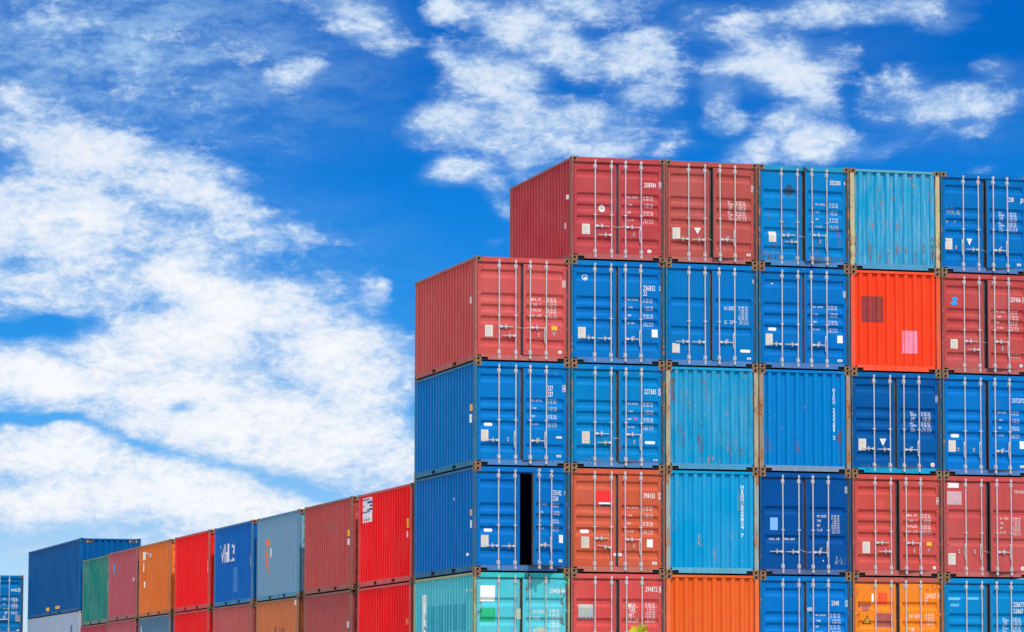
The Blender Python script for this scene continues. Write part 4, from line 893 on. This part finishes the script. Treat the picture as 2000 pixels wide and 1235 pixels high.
    # ---- second row
    door_container((-.002, 0, 2*H), 'blue container numbered 235482 with its right door standing ajar', pal((0, 106, 202), .12, .05, .3, (60, 110, 150)), D[0, 1], SI['m1'], 'C',
                   [(0, -1, .64, 0), (1, -1, .635, 0), (2, 1, .65, 0), (3, 0, 0, .3)], (0, 29), group=FG)
    door_container(at(1, 1), 'orange brown container numbered 391433 with a red white and blue emblem', pal((212, 95, 65), .25, .06, .35, (165, 100, 80), .5), D[1, 1], (), 'C',
                   [(0, 1, .86, 0), (1, -1, .64, .05), (2, 1, .84, 0), (3, 0, 0, .3)], (0, 2), group=FG)
    end_container(at(2, 1), 'sky blue ribbed container end marked NIDU 220824 7', pal((0, 163, 222), .18, .32, .25, (120, 150, 155), .75, post=(140, 160, 160), sill=(90, 160, 185), chalk=(.35, .6, .7)), D[2, 1], group=FG)
    door_container(at(3, 1), 'navy blue container with a web address and a pale blue square', pal((0, 80, 158), .1, .02, .25, (40, 85, 130), .3), D[3, 1], (), 'B',
                   [(0, -1, .60, 0), (1, -1, .595, 0), (2, 1, .59, 0), (3, 0, 0, .3)], (0, 3), group=FG, seal=((1.06, .65), (1.4, .6)))
    door_container(at(4, 1), 'coral red container with an orange sticker above the yellow orange container', pal((208, 82, 76), .3, .04, .3, (160, 90, 85)), D[4, 1], (), 'C',
                   [(0, 1, .86, 0), (1, -1, .64, 0), (2, 1, .86, 0), (3, 0, 0, 0)], (0, 7), group=FG)
    door_container(at(5, 1), 'coral red container with a blue lettered white label at the right edge', pal((202, 80, 80), .35, .06, .35, (165, 90, 85)), D[5, 1], (), 'B',
                   [(0, 0, 0, 0), (1, 0, 0, 0), (2, 1, .66, 0), (3, 0, 0, .3)], (0, 8), group=FG, seal=((1.08, .7), (1.4, .66)))
    # ---- bottom row in view
    door_container((0, .01, H), 'turquoise container numbered 2040644 with white and green squares', pal((74, 186, 200), .45, .12, .3, gain=1.0, frame=(150, 165, 125), frust=.8, header=(60, 185, 185), chalk=(.30, .66, .66)), D[0, 0], SI['m0'], 'D',
                   [(0, 1, .85, 0), (1, -1, .66, 0), (2, 1, .84, 0), (3, 0, 0, 0)], (0, 3), group=FG, rusty=True)
    door_container(at(1, 0), 'salmon red container numbered 294172 with a torn grey label', pal((218, 82, 80), .3, .05, .35, (165, 95, 85), .55), D[1, 0], (), 'D', None, (0, 5), group=FG)
    end_container(at(2, 0), 'plain orange ribbed container end on the lowest visible row', pal((242, 104, 42), .15, .06, .3, (215, 110, 65), .4, post=(235, 105, 50), chalk=(.8, .35, .18)), (), group=FG)
    door_container(at(3, 0), 'blue container numbered 2348 beneath the navy container', pal((0, 118, 208), .12, .04, .3, (50, 120, 165)), D[3, 0], (), 'A', None, (0, 3), group=FG)
    door_container(at(4, 0), 'yellow orange container numbered 234327 with a warning triangle', pal((255, 142, 36), .2, .05, .3, (185, 110, 80), .6, header=(170, 85, 70)), D[4, 0], (), 'D', None, (0, 5), group=FG)
    door_container(at(5, 0), 'light blue container numbered 228677 at the lower right corner', pal((0, 135, 208), .2, .04, .35, (60, 130, 165)), D[5, 0], (), 'A', None, (0, 6), group=FG)
    # ---- the long row behind: eight bays, two high in view
    FAR = [(.203, 7.094), (.134, 13.638), (.173, 20.594), (.118, 27.086), (.074, 33.777), (.083, 40.806), (.077, 47.232), (.234, 54.175)]
    up = [((255, 20, 26), 'bright red container with a white and blue label, nearest of the row behind', dict(frame=(205, 80, 80), chalk=(.85, .16, .16), fade=.3, rust=.14)),
          ((186, 78, 76), 'brown red container between the labelled red one and the grey blue one', dict(frame=(150, 90, 80))),
          ((120, 158, 186), 'grey blue container with a broken vertical orange stripe', dict(frame=(105, 140, 170), fade=.3)),
          ((0, 98, 184), 'blue container with ragged white painted letters on its side', dict(frame=(70, 120, 165))),
          ((255, 18, 24), 'bright red container between the blue lettered one and the ochre one', dict(frame=(205, 70, 70), chalk=(.9, .2, .2), fade=.15)),
          ((228, 114, 42), 'ochre orange container with a white letter mark', dict(frame=(180, 115, 65), chalk=(.7, .45, .25))),
          ((182, 86, 96), 'mauve red container with a small light blue stripe', dict(frame=(160, 100, 100))),
          ((0, 134, 122), 'green container with grey weathered streaks', dict(frame=(95, 130, 120), fade=.8, dirt=.9, chalk=(.22, .30, .27)))]
    lo = [((246, 18, 24), 'bright red container beneath the red one with the white label', dict(frame=(205, 80, 80), chalk=(.9, .2, .2), fade=.2)),
          ((172, 80, 78), 'brown container below the brown red one, lower row behind', dict(frame=(140, 90, 80))),
          ((202, 116, 66), 'tan orange container beneath the grey blue one', dict(frame=(150, 105, 75), rust=.2, fade=.4)),
          ((190, 92, 88), 'brown pink container beneath the blue lettered one', dict(frame=(150, 90, 85))),
          ((240, 22, 28), 'bright red container, second of the lower row from its left part, beneath another red one', dict(frame=(200, 70, 70), chalk=(.9, .2, .2), fade=.2)),
          ((94, 124, 150), 'slate grey container beneath the ochre one', dict(frame=(110, 125, 140))),
          ((184, 86, 98), 'rose red container beneath the mauve one', dict(frame=(160, 95, 100))),
          ((182, 66, 80), 'dark red container beneath the green one', dict(frame=(150, 80, 85)))]
    lo[4] = (lo[4][0], 'bright red container below the other red one, beside the slate grey container', lo[4][2])
    for k, (x, y) in enumerate(FAR):
        d, lb, kw = up[k]; door_container((x, y, 2*H), lb, pal(d, gain=1.0, **kw), (), SI.get('f%d' % k, ()), 'C', ajar=(0, 0), group=RG, plain=True)
        d, lb, kw = lo[k]; door_container((x+rnd.uniform(-.03, .03), y+rnd.uniform(0, .1)+(.35 if k == 7 else 0), H), lb, pal(d, gain=1.0, **kw), (), SI.get('g%d' % k, ()), 'C', ajar=(0, 0), group=RG, plain=True)
    m = pal((0, 84, 148), .15, gain=1.0, rust=.02, dirt=.2, frame=(30, 90, 145), frust=.1); m['cast'] = m['rail']; m['post'] = m['panel']; m['header'] = m['panel']
    end_container((.188, 60.65, 5.79), 'long high dark blue container with yellow hazard stripes and two yellow stickers', m, D['big'], SI['big'], LL=13.716, HH=2.896, name='long_shipping_container')
    m = pal((178, 200, 226), .2, .02, .2, (190, 200, 215), .15, chalk=(.8, .82, .85)); m['cast'] = simple('pale_casting', (.45, .45, .40), .7)
    end_container((.188, 60.65, 2.894), 'long smooth white container beneath the long dark blue one', m, (), SI['ref'], LL=13.716, HH=2.896, flat=True, name='refrigerated_container')
    m = pal((0, 104, 184), .15, .02, .3, (60, 80, 110), .3)
    door_container((-2.053, 76.99, 5.182), 'blue container with its doors in view at the far left edge, numbered 140150', m, D['left'], (), 'A',
                   [(0, 1, .8, 0), (1, -1, .66, 0), (2, 1, .66, 0), (3, -1, .67, 0)], group='containers at the far end')
    rope((3*(W+GX)+1.232, -.03, 6*H-.10), 'small dark rope loop hanging at the top of the rusty blue container')
    rope((.85*W*.0+1.33, -.03, 2*H-.08), 'small dark rope loop hanging at the top of the turquoise container')
    plant(); ground()

def rope(loc, label):
    mb = MB(); pts = [(.045*math.cos(a), 0, .05*math.sin(a)) for a in [2*math.pi*k/12 for k in range(12)]]; mb.tube(pts, .012, 6, 0, True)
    mb.tube([(.02, -.01, .03), (.06, -.015, .0), (.10, -.01, -.03), (.12, .0, -.06)], .011, 6); mb.tube([(-.03, 0, .03), (-.02, -.02, .09), (.0, .03, .12)], .011, 6)
    o = link('rope_loop', mb.mesh('rope_loop', 1, True), MC['rope'], None, loc); o['label'] = label; o['category'] = 'rope'

def plant():
    r = random.Random(5); t = thing('sapling', 'yellow green leafy shoot poking up in front of the salmon red container', 'plant', (-18.0, -70.0, 0))
    bark = simple('green_stem', (.16, .14, .05), .7, 0, .2, 20)
    m, nt, b = material('young_leaf'); tc = nt.nodes.new('ShaderNodeTexCoord'); n = noise(nt, tc.outputs['Object'], 7, 3)
    c = mixc(nt, mrange(nt, n, .35, .65, 0, 1), (.30, .34, .01), (.75, .62, .01)); nt.links.new(c, b.inputs['Base Color']); b.inputs['Roughness'].default_value = .5
    b.inputs['Transmission Weight'].default_value = 0; b.inputs['Subsurface Weight'].default_value = .0
    mb = MB(); stems = []
    for s in range(5):
        a = s*2*math.pi/5; top = [2.10, 1.9, 1.82, 1.95, 1.75][s]; lean = .05 if s == 0 else .28
        pts = [(lean*math.cos(a)*(q/8)**1.4, lean*math.sin(a)*(q/8)**1.4, top*q/8) for q in range(9)]; stems.append(pts)
        mb.tube(pts, [.014*(1-.8*q/8) for q in range(9)], 6)
    link('stem', mb.mesh('stem', 1, True), bark, t)
    mb = MB()
    def leaf(p, d, up, ln, wd):
        d = Vector(d).normalized(); sd = d.cross(Vector(up)).normalized(); nn = sd.cross(d); p = Vector(p); prof = [(0, 0), (.25, .7), (.5, 1), (.75, .7), (1, 0)]
        for (a, wa), (bb, wb) in zip(prof, prof[1:]):
            for s in (-1, 1):
                A = p+d*ln*a-nn*.15*ln*a*a; B = p+d*ln*bb-nn*.15*ln*bb*bb
                mb.quad([A, B, B+sd*s*wd*wb+nn*wd*.3*wb, A+sd*s*wd*wa+nn*wd*.3*wa])
    for pts in stems:
        for q in range(34):
            f = r.uniform(.35, 1); i = min(7, int(f*8)); g = f*8-i; p = [pts[i][k]+(pts[i+1][k]-pts[i][k])*g for k in range(3)]
            a = r.uniform(0, 6.28); leaf(p, (math.cos(a), math.sin(a), r.uniform(-.2, .7)), (0, 0, 1), r.uniform(.05, .09), r.uniform(.014, .024))
    top = stems[0][8]
    for (d, ln, wd) in (((-.8, -.2, .15), .075, .026), ((.5, -.3, .55), .06, .026), ((.75, 0, .8), .075, .012), ((-.4, .1, .4), .06, .022), ((.1, -.3, .9), .07, .014), ((-.6, 0, -.3), .07, .025), ((.7, -.2, .1), .06, .024)):
        leaf(top, d, (0, 1, .2), ln, wd)
    link('leaves', mb.mesh('leaves', 1), m, t)

def ground():
    mb = MB(); mb.quad([(-2500, -600, 0), (2500, -600, 0), (2500, 4000, 0), (-2500, 4000, 0)])
    o = link('ground', mb.mesh('ground', 1), simple('yard_concrete', (.22, .21, .20), .85, 0, .25, .4)); o['kind'] = 'structure'

def lights():
    d = bpy.data.lights.new('sun', 'SUN'); d.energy = 2.8; d.angle = math.radians(.8); d.color = (1, .965, .91)
    o = bpy.data.objects.new('sun', d); scene.collection.objects.link(o)
    v = Vector((math.cos(SUN_EL)*math.sin(SUN_AZ), math.cos(SUN_EL)*math.cos(SUN_AZ), math.sin(SUN_EL)))
    o.rotation_euler = (-v).to_track_quat('-Z', 'Y').to_euler()

make_world(); make_sky(); make_camera(); lights(); build()
scene.view_settings.view_transform = 'Standard'; scene.view_settings.look = 'None'; scene.view_settings.exposure = 0; scene.view_settings.gamma = 1
scene.cycles.max_bounces = 6; scene.cycles.diffuse_bounces = 3
